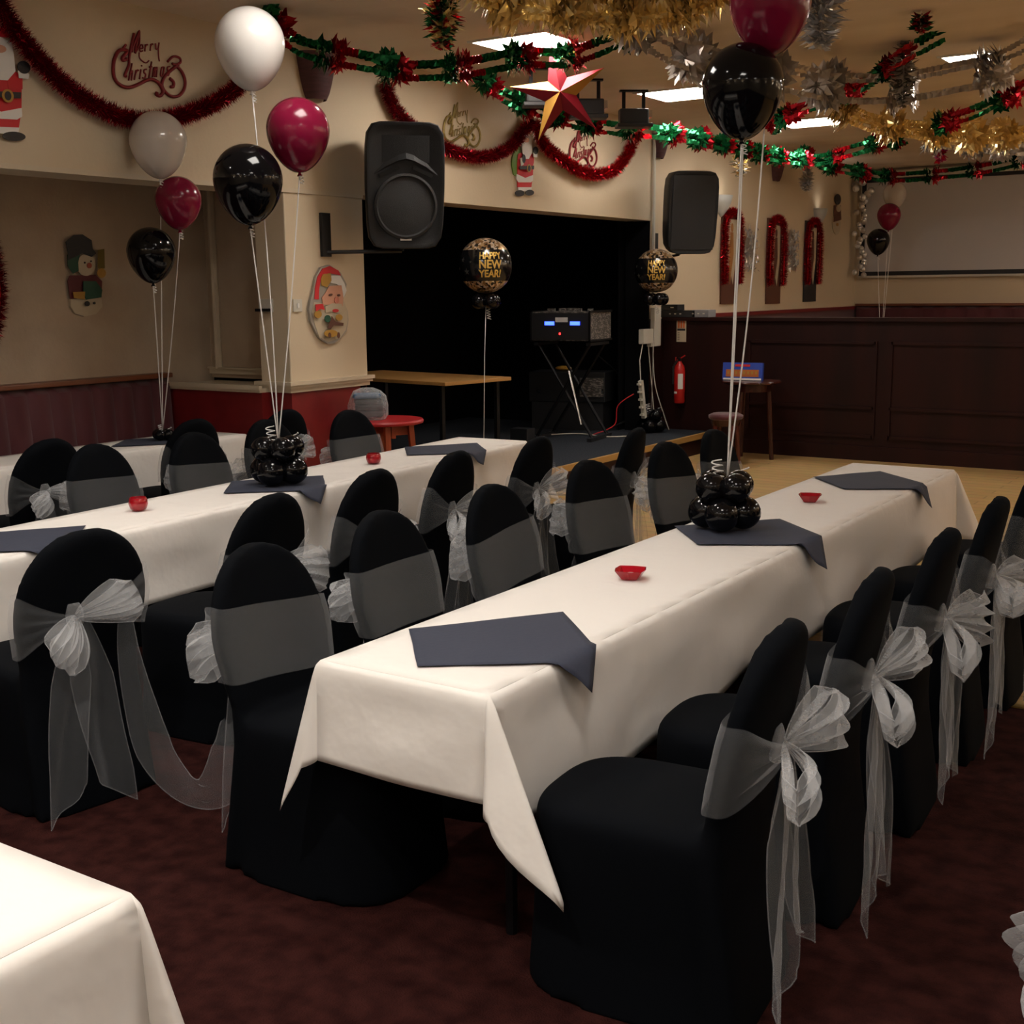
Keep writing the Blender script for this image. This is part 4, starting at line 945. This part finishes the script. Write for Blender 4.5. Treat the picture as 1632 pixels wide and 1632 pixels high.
def burst(name, p, r, h, cols, label, cat, n=260, seed=0, wid=.012):
    """hanging bunch of foil leaves around a cord from the ceiling"""
    rnd = random.Random(seed); o = empty(name, p, 0, label, cat); nm = ('foil_leaves', 'foil_leaves', 'foil_leaves')
    mbs = [B(c_) for c_ in cols]
    for k in range(n):
        mb = mbs[rnd.randrange(len(mbs))]; z = rnd.uniform(-h, h); rr = r*(1-(abs(z)/h)**2*.6); a = rnd.uniform(0, 2*PI)
        d = Vector((math.cos(a), math.sin(a), rnd.uniform(-.7, .5))).normalized(); s_ = d.cross(Vector((rnd.uniform(-1, 1), rnd.uniform(-1, 1), 1))).normalized()*wid*rnd.uniform(.6, 1.5)
        q = Vector((0, 0, z)); e = q+d*rr*rnd.uniform(.6, 1.1); m_ = q.lerp(e, .55)+d.cross(s_).normalized()*.01
        mb.add([q, m_+s_, e, m_-s_], [(0, 1, 2), (0, 2, 3)])
    for mb in mbs: mb.build('foil_leaves', None, o)
    B(STRING).tube([(0, 0, -h*.6), (0, 0, CEIL-p[2])], .0025, 5).build('hanging_cord', None, o)
    return o
burst('foil_lantern', (-4.13, 5.60, 3.14), .13, .17, (FGRN, FRED, FGOLD), 'hanging bunch of green, red and gold foil near the top edge', 'foil decoration', 420, 1, .016)
burst('foil_cascade', (-2.30, 6.32, 3.10), .17, .22, (FSIL, DSIL, FSIL), 'hanging silver foil cascade right of the burgundy balloon', 'foil decoration', 420, 2, .012)
burst('foil_cascade', (-5.63, 15.12, 3.0), .12, .14, (FSIL, DSIL), 'small silver foil bunch hanging right of the ribbons by the far wall', 'foil decoration', 200, 3, .012)
burst('foil_cascade', (-5.50, 12.77, 3.0), .13, .12, (FGOLD, FSIL), 'small gold foil bunch hanging beneath the garland below the black balloon', 'foil decoration', 200, 4, .014)
burst('foil_cascade', (-2.66, 8.95, 3.14), .12, .22, (DSIL, mat('dark_silver_foil', (.2, .17, .13), .35, metal=.8)), 'dark silver foil tree hanging beyond the wide silver garland', 'foil decoration', 320, 5, .012)
burst('foil_cascade', (-2.30, 8.05, 3.27), .09, .06, (FGRN, FRED), 'scrap of green and red foil under the ceiling at the top right', 'foil decoration', 90, 6, .014)
burst('foil_cascade', (-3.75, 14.1, 3.12), .12, .12, (mat('pink_foil', (.5, .05, .2), .25, metal=.8), FRED), 'pink foil twirl hanging near the far red and green garland', 'foil decoration', 70, 7, .02)
# five-pointed ceiling star
o = empty('foil_star', (-4.63, 7.62, 3.02), math.radians(33), 'red and gold five-pointed foil star hanging before the stage', 'star')
for nm, m, par in (('red_facets', mat('dark_red_foil', (.19, .006, .014), .4, metal=.5), 0), ('gold_facets', mat('deep_gold_foil', (.36, .18, .03), .4, metal=.5), 1)):
    mb = B(m)
    for k in range(5):
        for sg in (1, -1):
            a = PI/2+.18+2*PI*k/5; R_, r_ = .35, .115; b_ = a+sg*PI/5
            for fb in (1, -1):
                if (sg < 0 and k in (1, 2, 4)) == bool(par):
                    mb.add([(0, fb*.07, 0), (R_*math.cos(a), 0, R_*math.sin(a)), (r_*math.cos(b_), 0, r_*math.sin(b_))], [(0, 1, 2)])
    mb.build(nm, None, o)
B(STRING).tube([(0, 0, .1), (0, 0, CEIL-3.02)], .0025, 5).build('hanging_cord', None, o)

# stage spotlights hung from the ceiling
def hung_spot(x, y, z, label):
    o = empty('stage_spotlight', (x, y, z), math.radians(38), label, 'spotlight', 'black stage spotlights on the ceiling')
    B(BLK).box((0, 0, .02), (.25, .12, .13), bev=.015).build('lamp_housing', None, o)
    B(BLK).box((0, -.02, -.055), (.30, .17, .03), bev=.006).build('lamp_hood', None, o)
    mb = B(DARKM)
    for sx in (-1, 1): mb.box((sx*.085, 0, (CEIL-z)/2+.04), (.028, .02, CEIL-z-.08))
    mb.box((0, 0, CEIL-z-.008), (.24, .05, .016)); mb.build('yoke', None, o)
    mb = B(CHROME); mb.box((.135, -.03, .04), (.03, .05, .06)); mb.build('side_clamp', None, o)
hung_spot(-5.18, 8.96, 3.10, 'black stage spotlight just right of the ceiling star')
hung_spot(-5.15, 9.68, 3.10, 'black stage spotlight left of the second ceiling light panel')
hung_spot(-5.2, 8.30, 3.12, 'black stage spotlight half hidden behind the ceiling star')
# maroon shades high on the walls
def shade(y, z, label, s_=1.0):
    o = empty('wall_lamp', (WX, y, z), -PI/2, label, 'wall lamp', 'maroon lamp shades high on the wall'); mb = B(mat('maroon_shade', (.085, .03, .035), .7, noise=(8, (.06, .02, .022), .4, .7, (1, 1, 8)))); rs = []
    for t in range(8):
        q = t/7; r = (.075+.075*q**.7)*s_; rs.append([(r*math.cos(PI*k/16), r*.9*math.sin(PI*k/16)+.003, (-.13+.26*q)*s_) for k in range(17)])
    mb.rings(rs, False); mb.build('fabric_shade', None, o, smooth=True)
    B(DARKM).tube([(0, .01, -.1), (0, .05, -.02), (0, .05, .05)], .012, 8).build('lamp_arm', None, o)
shade(6.63, 3.13, 'maroon wall shade at the pillar top, left of the loudspeaker', 1.15)
shade(11.80, 3.12, 'maroon wall shade above the right loudspeaker', .9)
shade(15.0, 3.10, 'maroon wall shade high above the tinselled pictures', .9)

# ---------------- pictures with tinsel on the far left wall ----------------
for i, (y0, y1, zt, zb, lab) in enumerate(((13.30, 13.98, 2.55, 1.50, 'nearest the stage'), (14.68, 15.34, 2.53, 1.48, 'in the middle of the three'), (15.97, 16.66, 2.55, 1.49, 'farthest from the stage'))):
    yc = (y0+y1)/2; o = empty('tall_picture', (WX, yc, (zt+zb)/2), -PI/2, f'tall figure picture trimmed with red tinsel, {lab}', 'picture', 'tinselled figure pictures'); h = zt-zb; w_ = .46
    B((BROWNP, BROWNP, BLKP)[i]).box((0, .012, 0), (w_, .02, h)).build('board', None, o)
    mb = B(CREAMP); mb.prism([(-.16, h*.42), (.16, h*.42), (.15, .0), (.08, -.3), (-.02, -.12), (-.13, -.05)], Matrix.Translation((0, .026, 0)) @ Matrix.Rotation(PI, 4, 'Z'), .004); mb.build('painted_ground', None, o)
    mb = B(BROWNP if i else mat('ochre_print', (.35, .15, .04), .5)); T = Matrix.Translation((0, .032, 0)) @ Matrix.Rotation(PI, 4, 'Z')
    mb.prism(ell(.02, h*.33, .03, .05), T, .004); mb.prism([(-.02, h*.28), (.05, h*.28), (.07, .05), (.03, -.1), (-.02, -.3), (-.05, -.1), (-.04, .06)], T, .004); mb.prism([(-.02, .2), (-.12, .08), (-.10, .06), (.0, .16)], T, .004); mb.build('figure', None, o)
    t = tinsel('tinsel_trim', [(-.22, .06, -h*.28), (-.23, .06, 0), (-.21, .06, h*.36), (-.12, .06, h*.48), (0, .06, h*.5), (.12, .06, h*.48), (.21, .06, h*.36), (.23, .06, 0), (.22, .06, -h*.28)], .065, 2600, MATS['bright_red_tinsel'], o, seed=20+i)
for y, lab in ((14.22, 'left'), (15.57, 'right')):
    rnd = random.Random(int(y)); o = empty('foil_tree', (WX, y, 2.14), -PI/2, f'crumpled silver foil tree on the wall, {lab} one of the pair between pictures', 'foil decoration', 'silver foil trees between the pictures'); mb = B(FSIL)
    for k in range(150):
        z = rnd.uniform(-.24, .24); x = rnd.uniform(-1, 1)*(.20-.22*max(0, z)); a = Vector((x, .015+rnd.uniform(0, .04), z))
        mb.add([a+Vector((rnd.uniform(-.05, .05), rnd.uniform(0, .03), rnd.uniform(-.05, .05))) for _ in range(3)], [(0, 1, 2)])
    mb.build('crumpled_foil', None, o); B(DSIL).prism([(-.16, -.24), (.16, -.24), (.19, .0), (.06, .2), (0, .3), (-.06, .2), (-.19, 0)], Matrix.Translation((0, .014, 0)) @ Matrix.Rotation(PI, 4, 'Z'), .004).build('backing', None, o)
# silver bauble string in the far corner
rnd = random.Random(3); o = empty('bauble_string', (-5.86, 17.95, 2.45), 0, 'string of silver baubles hanging in the far corner by the screen', 'baubles')
for k in range(34):
    z = .78-.042*k; B(FSIL if k % 3 else DSIL).ball((rnd.uniform(-.09, .09)*(1 if k > 8 else 1.6), rnd.uniform(-.08, .04), z), .042 if k > 8 else .055, 12).build('bauble', None, o, smooth=True)
B(STRING).tube([(0, 0, -.6), (0, 0, CEIL-2.45)], .003, 5).build('hanging_cord', None, o)

# ---------------- projector screen ----------------
o = empty('projector_screen', (-3.6, YF, 2.52), 0, 'large pale projector screen with black border on the far wall', 'screen')
B(SCREEN).box((0, -.05, 0), (4.5, .012, 1.26)).build('screen_fabric', None, o)
mb = B(BLKP)
for x, z, a, b_ in ((0, -.655, 4.64, .06), (0, .66, 4.64, .06), (-2.285, 0, .06, 1.3), (2.285, 0, .06, 1.3)): mb.box((x, -.052, z), (a, .02, b_))
mb.build('black_border', None, o); B(SOCK).box((0, -.055, -.70), (4.66, .035, .03)).build('bottom_bar', None, o); B(SOCK).box((0, -.07, .73), (4.7, .12, .10)).build('roller_case', None, o)

# ---------------- stage furniture ----------------
o = empty('trestle_table', (-6.78, 8.62, .2), math.radians(-9), 'pale wooden table on the stage behind the left foil balloon', 'table')
B(OAK).box((0, 0, .735), (1.66, .80, .03), bev=.004).build('tabletop', None, o)
for sx in (-1, 1):
    for sy in (-1, 1): B(DARKM).box((sx*.72, sy*.33, .36), (.035, .035, .72)).build('leg', None, o)
CASE = mat('case_laminate', (.06, .055, .05), .5, noise=(30, (.30, .27, .25), .48, .62, (1, 1, 3)))
dj = dep(905, 520, 12.25)
o = empty('mixer_flight_case', (dj.x, dj.y, 1.16), math.radians(8), 'patterned flight case with two blue displays on a stand on the stage', 'mixer case')
B(CASE).box((0, .1, .17), (.62, .56, .28)).build('case_shell', None, o)
B(BLKP).box((-.0, -.19, .17), (.60, .02, .26)).build('control_panel', None, o)
mb = B(DARKM)
for sx in (-1, 1):
    for z in (.03, .31): mb.box((sx*.31, .1, z), (.02, .58, .02))
    mb.box((sx*.31, -.195, .17), (.02, .02, .28))
mb.build('edge_trim', None, o)
bl = mat('blue_display', (.02, .03, .5), .4, emis=((.03, .07, 1.0), 5))
for x, z in ((-.11, .20), (.16, .20)): B(bl).box((x, -.203, z), (.10, .006, .035)).build('display', None, o)['label'] = 'glowing blue display'
B(mat('red_led', (.5, .01, .01), .4, emis=((1, .02, .02), 5))).box((.0, -.203, .10), (.014, .006, .02)).build('power_light', None, o)
B(WHITE).box((.02, -.206, .235), (.13, .004, .045), rz=.0).build('paper_note', None, o)
rnd = random.Random(8)
for k in range(12): B(CASE).box((rnd.uniform(-.2, .25), rnd.uniform(-.1, .3), .325), (.05, .03, .03)).build('top_knob', None, o)
gz = .2
o = empty('keyboard_stand', (dj.x, dj.y, gz), math.radians(8), 'black folding stand carrying the flight case on the stage', 'stand')
for pn, a, b_ in (('crossed_leg', (-.30, -.12, .02), (.28, -.12, .945)), ('crossed_leg', (.30, -.08, .02), (-.28, -.08, .945)), ('crossed_leg', (-.30, .28, .02), (.28, .28, .945)), ('crossed_leg', (.30, .32, .02), (-.28, .32, .945))):
    B(DARKM).tube([a, b_], .016, 8).build(pn, None, o)
for x in (-.3, .3):
    B(BLK).box((x, .1, .02), (.05, .56, .035)).build('cross_rail', None, o); B(BLK).box((x*.93, .1, .955), (.05, .5, .028)).build('cross_rail', None, o)
ch_ = dep(985, 600, 12.1); B(CHROME).tube([(.10, -.22, .70), (.24, -.24, .18)], .012, 8).build('chrome_strut', None, o)
lc = dep(912, 625, 13.4)
o = empty('amplifier_case', (lc.x, lc.y, .2), math.radians(14), 'low dark flight case standing under the mixer on the stage', 'equipment case')
B(BLK).box((0, 0, .46), (.85, .42, .32), bev=.01).build('case_shell', None, o)
B(CASE).box((.28, -.215, .46), (.26, .02, .2)).build('front_panel', None, o)
mb = B(CHROME)
for x in (-.3, .12, .40): mb.box((x, -.222, .42), (.02, .012, .05))
mb.build('latch', None, o)
B(BLKP).box((0, 0, .15), (.8, .38, .30)).build('castor_base', None, o)
tag(B(GOLDP).ball((0, 0, 0), .1, 12, (1, .6, .28)).build('cable_coil', None, None, smooth=True, T=Matrix.Translation((lc.x-.08, lc.y-.05, .848))), 'crumpled tan cloth on top of the low flight case', 'cloth')
# socket, trunking, cables
o = empty('cable_trunking', (WX+.012, 11.72, 0), -PI/2, 'white cable trunking on the end wall beside the stage', 'trunking')
B(SOCK).box((0, .03, 1.29), (.15, .05, .40), bev=.008).build('wide_trunking', None, o)
B(SOCK).box((.03, .012, 2.42), (.03, .02, 1.82)).build('narrow_trunking', None, o)
o = empty('socket_box', (WX+.013, 11.50, 1.20), -PI/2, 'white double socket box left of the cable trunking', 'socket')
mb = B(SOCK); mb.box((0, .03, 0), (.22, .06, .15), bev=.008); mb.build('box', None, o)
B(SOCK).box((-.10, .03, -.08), (.06, .05, .06)).build('plug', None, o)
o = empty('power_strip', (-5.93, 11.38, .56), 0, 'white multi-plug power strip hanging by its lead at the stage edge', 'power strip')
q = Matrix.Rotation(.22, 3, 'X')
B(SOCK).box((0, 0, 0), (.04, .045, .40), M=q).build('strip_body', None, o)
for k in range(5): B(SOCK).box((0, -.035-.0*k+(.16-.08*k)*-.22, .16-.08*k), (.035, .05, .02)).build('plug', None, o)
B(SOCK).tube([(0, -.04, .18), (-.02, -.03, .4), (-.03, .06, .58)], .006, 6).build('lead', None, o)
def cable(P, m, r, label): tag(B(m).tube(cat_curve(P, 6), r, 6).build('cable', None, None, smooth=True), label, 'cable')
cable([(-5.96, 11.56, 1.1), (-5.95, 11.6, .8), (-5.94, 11.64, .5), (-5.96, 11.72, .21)], SOCK, .006, 'white lead dropping from the socket to the stage floor')
cable([(-5.97, 11.68, 1.08), (-5.93, 11.66, .7), (-5.86, 11.75, .35), (-5.82, 11.78, .21)], SOCK, .006, 'white lead dropping from the trunking behind the black balloon cluster')
cable([(-5.99, 11.3, .62), (-6.12, 11.2, .5), (-6.15, 11.18, .3), (-6.3, 11.0, .212)], REDP, .006, 'red lead curving down beside the power strip')
cable([(-6.6, 11.6, 1.0), (-6.35, 11.8, .7), (-6.2, 11.8, .4), (-6.4, 11.5, .212)], DARKM, .008, 'dark lead looping from the mixer to the stage floor')
cable([(-5.90, 11.1, .21), (-6.1, 10.9, .212), (-6.5, 11.0, .212), (-6.8, 10.6, .212)], SOCK, .007, 'pale lead lying on the stage floor by the stand')
cable([(-6.2, 8.75, .21), (-6.15, 8.9, .26), (-6.25, 9.1, .212), (-6.5, 9.3, .212)], mat('orange_lead', (.5, .06, .01), .5), .009, 'orange lead on the stage floor by the left foil balloon ribbon')
o = empty('kick_stool', (-6.45, 9.9, .2), 0, 'small dark box on the stage floor behind the ribbon', 'box'); B(BLK).box((0, 0, .09), (.2, .14, .18), bev=.01).build('box_body', None, o); B(CHROME).box((.06, -.072, .05), (.05, .006, .03)).build('metal_tag', None, o)

# ---------------- by the partition ----------------
PY = 11.95
o = empty('safety_sign', at(1086, 527, 1, PY-.012), 0, 'narrow cream fire extinguisher notice on the partition', 'sign')
B(CREAMP).box((0, 0, 0), (.11, .006, .235)).build('sign_plate', None, o)
mb = B(mat('sign_orange', (.6, .12, .02), .5))
for x in (-.03, 0, .03): mb.box((x, -.005, .065), (.018, .004, .075))
mb.build('sign_print', None, o); mb = B(BLKP); mb.box((0, -.005, .01), (.09, .004, .02))
for k in range(5): mb.box((-.03, -.005, -.02-.018*k), (.02, .004, .006))
mb.build('sign_text', None, o)
e_ = at(1082, 606, 1, PY-.10)
o = empty('fire_extinguisher', (e_.x, PY-.085, e_.z-.24), 0, 'red fire extinguisher hung on the dark partition', 'fire extinguisher')
B(EXTR).lathe([(.05, 0), (.058, .012), (.058, .34), (.05, .39), (.025, .42), (.018, .44), (.001, .44)], n=28).build('cylinder', None, o, smooth=True, angle=50)
B(DARKM).box((0, 0, .455), (.03, .03, .04)).build('valve', None, o)
B(EXTR).tube([(.01, 0, .47), (.06, 0, .50)], .007, 6).build('lever', None, o); B(EXTR).tube([(-.01, 0, .46), (-.05, 0, .445), (-.045, -.0, .48)], .008, 6).build('horn_swivel', None, o)
B(BLK).tube([(-.02, -.02, .45), (-.06, -.03, .38), (-.062, -.03, .2)], .011, 8).build('hose', None, o)
mb = B(WHITE); mb.rings([[(.0592*math.cos(a), .0592*math.sin(a), z) for a in [-PI/2+.15+k*.12 for k in range(9)]] for z in (.15, .31)], False); mb.build('instruction_label', None, o)
mb = B(WHITE); mb.rings([[(.0592*math.cos(a), .0592*math.sin(a), z) for a in [-PI/2-.85+k*.12 for k in range(8)]] for z in (.10, .125)], False); mb.build('small_label', None, o)
B(DARKM).box((0, .07, .3), (.03, .03, .1)).build('wall_hook', None, o)
for (a, b_, z0, h, m, lab) in ((-6.02, -5.60, 1.386, .07, GRILL, 'dark flat equipment unit on the partition top'), (-5.64, -5.45, 1.386, .075, mat('grey_unit', (.22, .22, .23), .5), 'grey flat unit at the right end on the partition top')):
    o = empty('equipment_unit', ((a+b_)/2, PY+.06, z0), 0, lab, 'equipment'); B(m).box((0, 0, h/2), (b_-a-.005, .19, h), bev=.004).build('unit_body', None, o)
    mb = B(SOCK)
    for k in range(3): mb.box((-.08+.06*k, -.097, h*.5), (.02, .004, .012))
    mb.build('front_buttons', None, o)
o = empty('equipment_unit', (-5.92, PY+.06, 1.457), 0, 'small dark unit stacked on top of the flat equipment unit', 'equipment'); B(BLK).box((0, 0, .03), (.22, .17, .06), bev=.004).build('unit_body', None, o); B(CHROME).box((.05, -.087, .03), (.04, .004, .012)).build('front_buttons', None, o)
DW = mat('dark_varnished_wood', (.05, .010, .006), .25, noise=(5, (.03, .006, .004), .4, .7, (3, 3, .4)))
o = empty('bar_table', (-4.78, 11.48, 0), .3, 'round dark pub table in front of the panelled partition', 'table')
B(DW).lathe([(.26, .75), (.285, .758), (.29, .77), (.285, .782), (.001, .784)], n=40).build('tabletop', None, o, smooth=True, angle=35)
B(DW).lathe([(.20, .68), (.20, .75), (.001, .75)], n=32).build('apron', None, o)
for k in range(3): B(DW).tube([(.17*math.cos(k*2.094), .17*math.sin(k*2.094), .70), (.215*math.cos(k*2.094), .215*math.sin(k*2.094), .0)], [.03, .022], 10).build('leg', None, o)
o = empty('pub_stool', (-4.84, 11.02, 0), .5, 'maroon-topped wooden stool tucked under the round pub table', 'stool')
B(MAROON).lathe([(.15, .44), (.165, .455), (.165, .48), (.13, .497), (.001, .5)], n=32).build('seat_pad', None, o, smooth=True)
B(DW).lathe([(.13, .38), (.15, .44), (.001, .44)], n=24).build('seat_frame', None, o)
for k in range(4): B(mat('red_brown_wood', (.10, .02, .012), .3)).tube([(.11*math.cos(k*PI/2+.4), .11*math.sin(k*PI/2+.4), .40), (.15*math.cos(k*PI/2+.4), .15*math.sin(k*PI/2+.4), 0)], [.022, .018], 10).build('leg', None, o)
o = empty('game_box', (-4.86, 11.46, .785), .12, 'blue and orange board game box standing on the round pub table', 'box')
B(BLUEP).box((0, 0, .085), (.40, .05, .17), M=Matrix.Rotation(-.12, 3, 'X')).build('carton', None, o)
R12 = Matrix.Rotation(-.12, 3, 'X')
for pn, m, c_, sz in (('orange_panel', mat('orange_print', (.45, .12, .02), .5), (0, -.027, .070), (.33, .004, .07)), ('red_title', REDP, (0, -.027, .145), (.15, .004, .022)), ('white_base', WHITE, (0, -.027, .012), (.38, .004, .018))):
    B(m).box((0, c_[1]+(c_[2]-.085)*.12*1.0, c_[2]), sz, M=R12).build(pn, None, o)
mb = B(GOLDP)
for k in range(8): mb.box((-.14+.04*k, -.032-.002, .075), (.02, .003, .03), M=R12)
mb.build('print_blocks', None, o)

# ---------------- red table with bagged clothes ----------------
o = empty('side_table', (-5.69, 6.90, 0), .25, 'small red-topped table with orange wooden legs beside the pillar', 'table')
B(REDSTOOL).lathe([(.26, .745), (.285, .752), (.288, .765), (.28, .778), (.001, .78)], n=40).build('red_top', None, o, smooth=True, angle=40)
mb = B(ORWOOD)
for a in (0, PI/2): mb.box((0, 0, .70), (.40, .03, .09), rz=a+PI/4)
mb.build('apron', None, o)
for k in range(4): B(ORWOOD).tube([(.19*math.cos(k*PI/2+.55), .19*math.sin(k*PI/2+.55), .745), (.25*math.cos(k*PI/2+.55), .25*math.sin(k*PI/2+.55), 0)], [.028, .022], 4).build('leg', None, o)
o = empty('clothes_bag', (-5.75, 6.80, .782), .8, 'clear plastic bag of folded dark and blue cloth on the red table', 'bag')
B(mat('blue_cloth', (.04, .09, .17), .8)).box((-.01, 0, .17), (.20, .14, .035), bev=.014).build('blue_cloth', None, o)
mb = B(mat('dark_cloth', (.02, .02, .025), .8)); mb.box((0, 0, .04), (.21, .15, .05), bev=.015); mb.box((.01, 0, .09), (.20, .14, .04), bev=.014); mb.box((0, 0, .13), (.19, .14, .035), bev=.012); mb.build('folded_cloth', None, o)
rnd = random.Random(2); mb = B(CLEAR); rs = []
for z, r in ((0.0, .115), (.03, .135), (.10, .14), (.17, .13), (.205, .10), (.225, .05)):
    rs.append([(r*(1+rnd.uniform(-.08, .08))*math.cos(2*PI*k/22), .8*r*(1+rnd.uniform(-.1, .1))*math.sin(2*PI*k/22), z) for k in range(22)])
mb.rings(rs, True, True, True); mb.build('plastic_bag', None, o)
# switches
for p_, lab in ((at(473, 487, 0, WX), 'white light switch on the pillar face beside the Santa plaque'),):
    o = empty('light_switch', p_, -PI/2, lab, 'switch'); B(SOCK).box((0, .006, 0), (.085, .012, .085), bev=.003).build('plate', None, o); B(WHITE).box((0, .014, 0), (.018, .008, .03)).build('rocker', None, o)
p_ = at(425, 487, 1, 6.28)
o = empty('wall_bracket', p_, PI, 'small white metal bracket on the dim side of the pillar', 'bracket'); B(SOCK).box((0, .006, 0), (.13, .012, .09), bev=.003).build('plate', None, o); B(DARKM).box((0, .03, -.03), (.12, .05, .02)).build('hook', None, o)
# long sash tail trailing from the nearest bow chair of the middle table to the carpet
mb = B(SHEER); Pt = [at(x, y, 0, X_) for x, y, X_ in ((200, 975, -3.26), (205, 1040, -3.24), (222, 1120, -3.21), (250, 1200, -3.15), (300, 1255, -3.02), (345, 1262, -2.88), (372, 1205, -2.76), (368, 1150, -2.74))]
Pt = cat_curve(Pt, 6); Wd = []; Dr = []
for i, q in enumerate(Pt):
    t = i/(len(Pt)-1); Wd.append(.04+.10*min(1, t*2.5)*(1 if t < .85 else (1-t)/.15*.8+.2)); tn = (Pt[min(i+1, len(Pt)-1)]-Pt[max(i-1, 0)]).normalized(); d = tn.cross(Vector((-.45, .85, .25))).normalized(); Dr.append(d)
rs = [[q+Dr[i]*Wd[i]*(j/6-.5)+Vector((0, 0, .012*math.sin(j*1.9+i*.25))) for j in range(7)] for i, q in enumerate(Pt)]
mb.rings(rs, False); hem_tube(mb, [r[0] for r in rs]); hem_tube(mb, [r[-1] for r in rs])
t_ = mb.build('sash_tail', None, None, smooth=True)
host = [x for x in bpy.data.objects if x.get('label', '').startswith('black chair with bow toward us, nearest')][0]
bpy.context.view_layer.update(); t_.parent = host; t_.matrix_parent_inverse = host.matrix_world.inverted()
t_['label'] = 'long sash tail trailing toward the carpet'
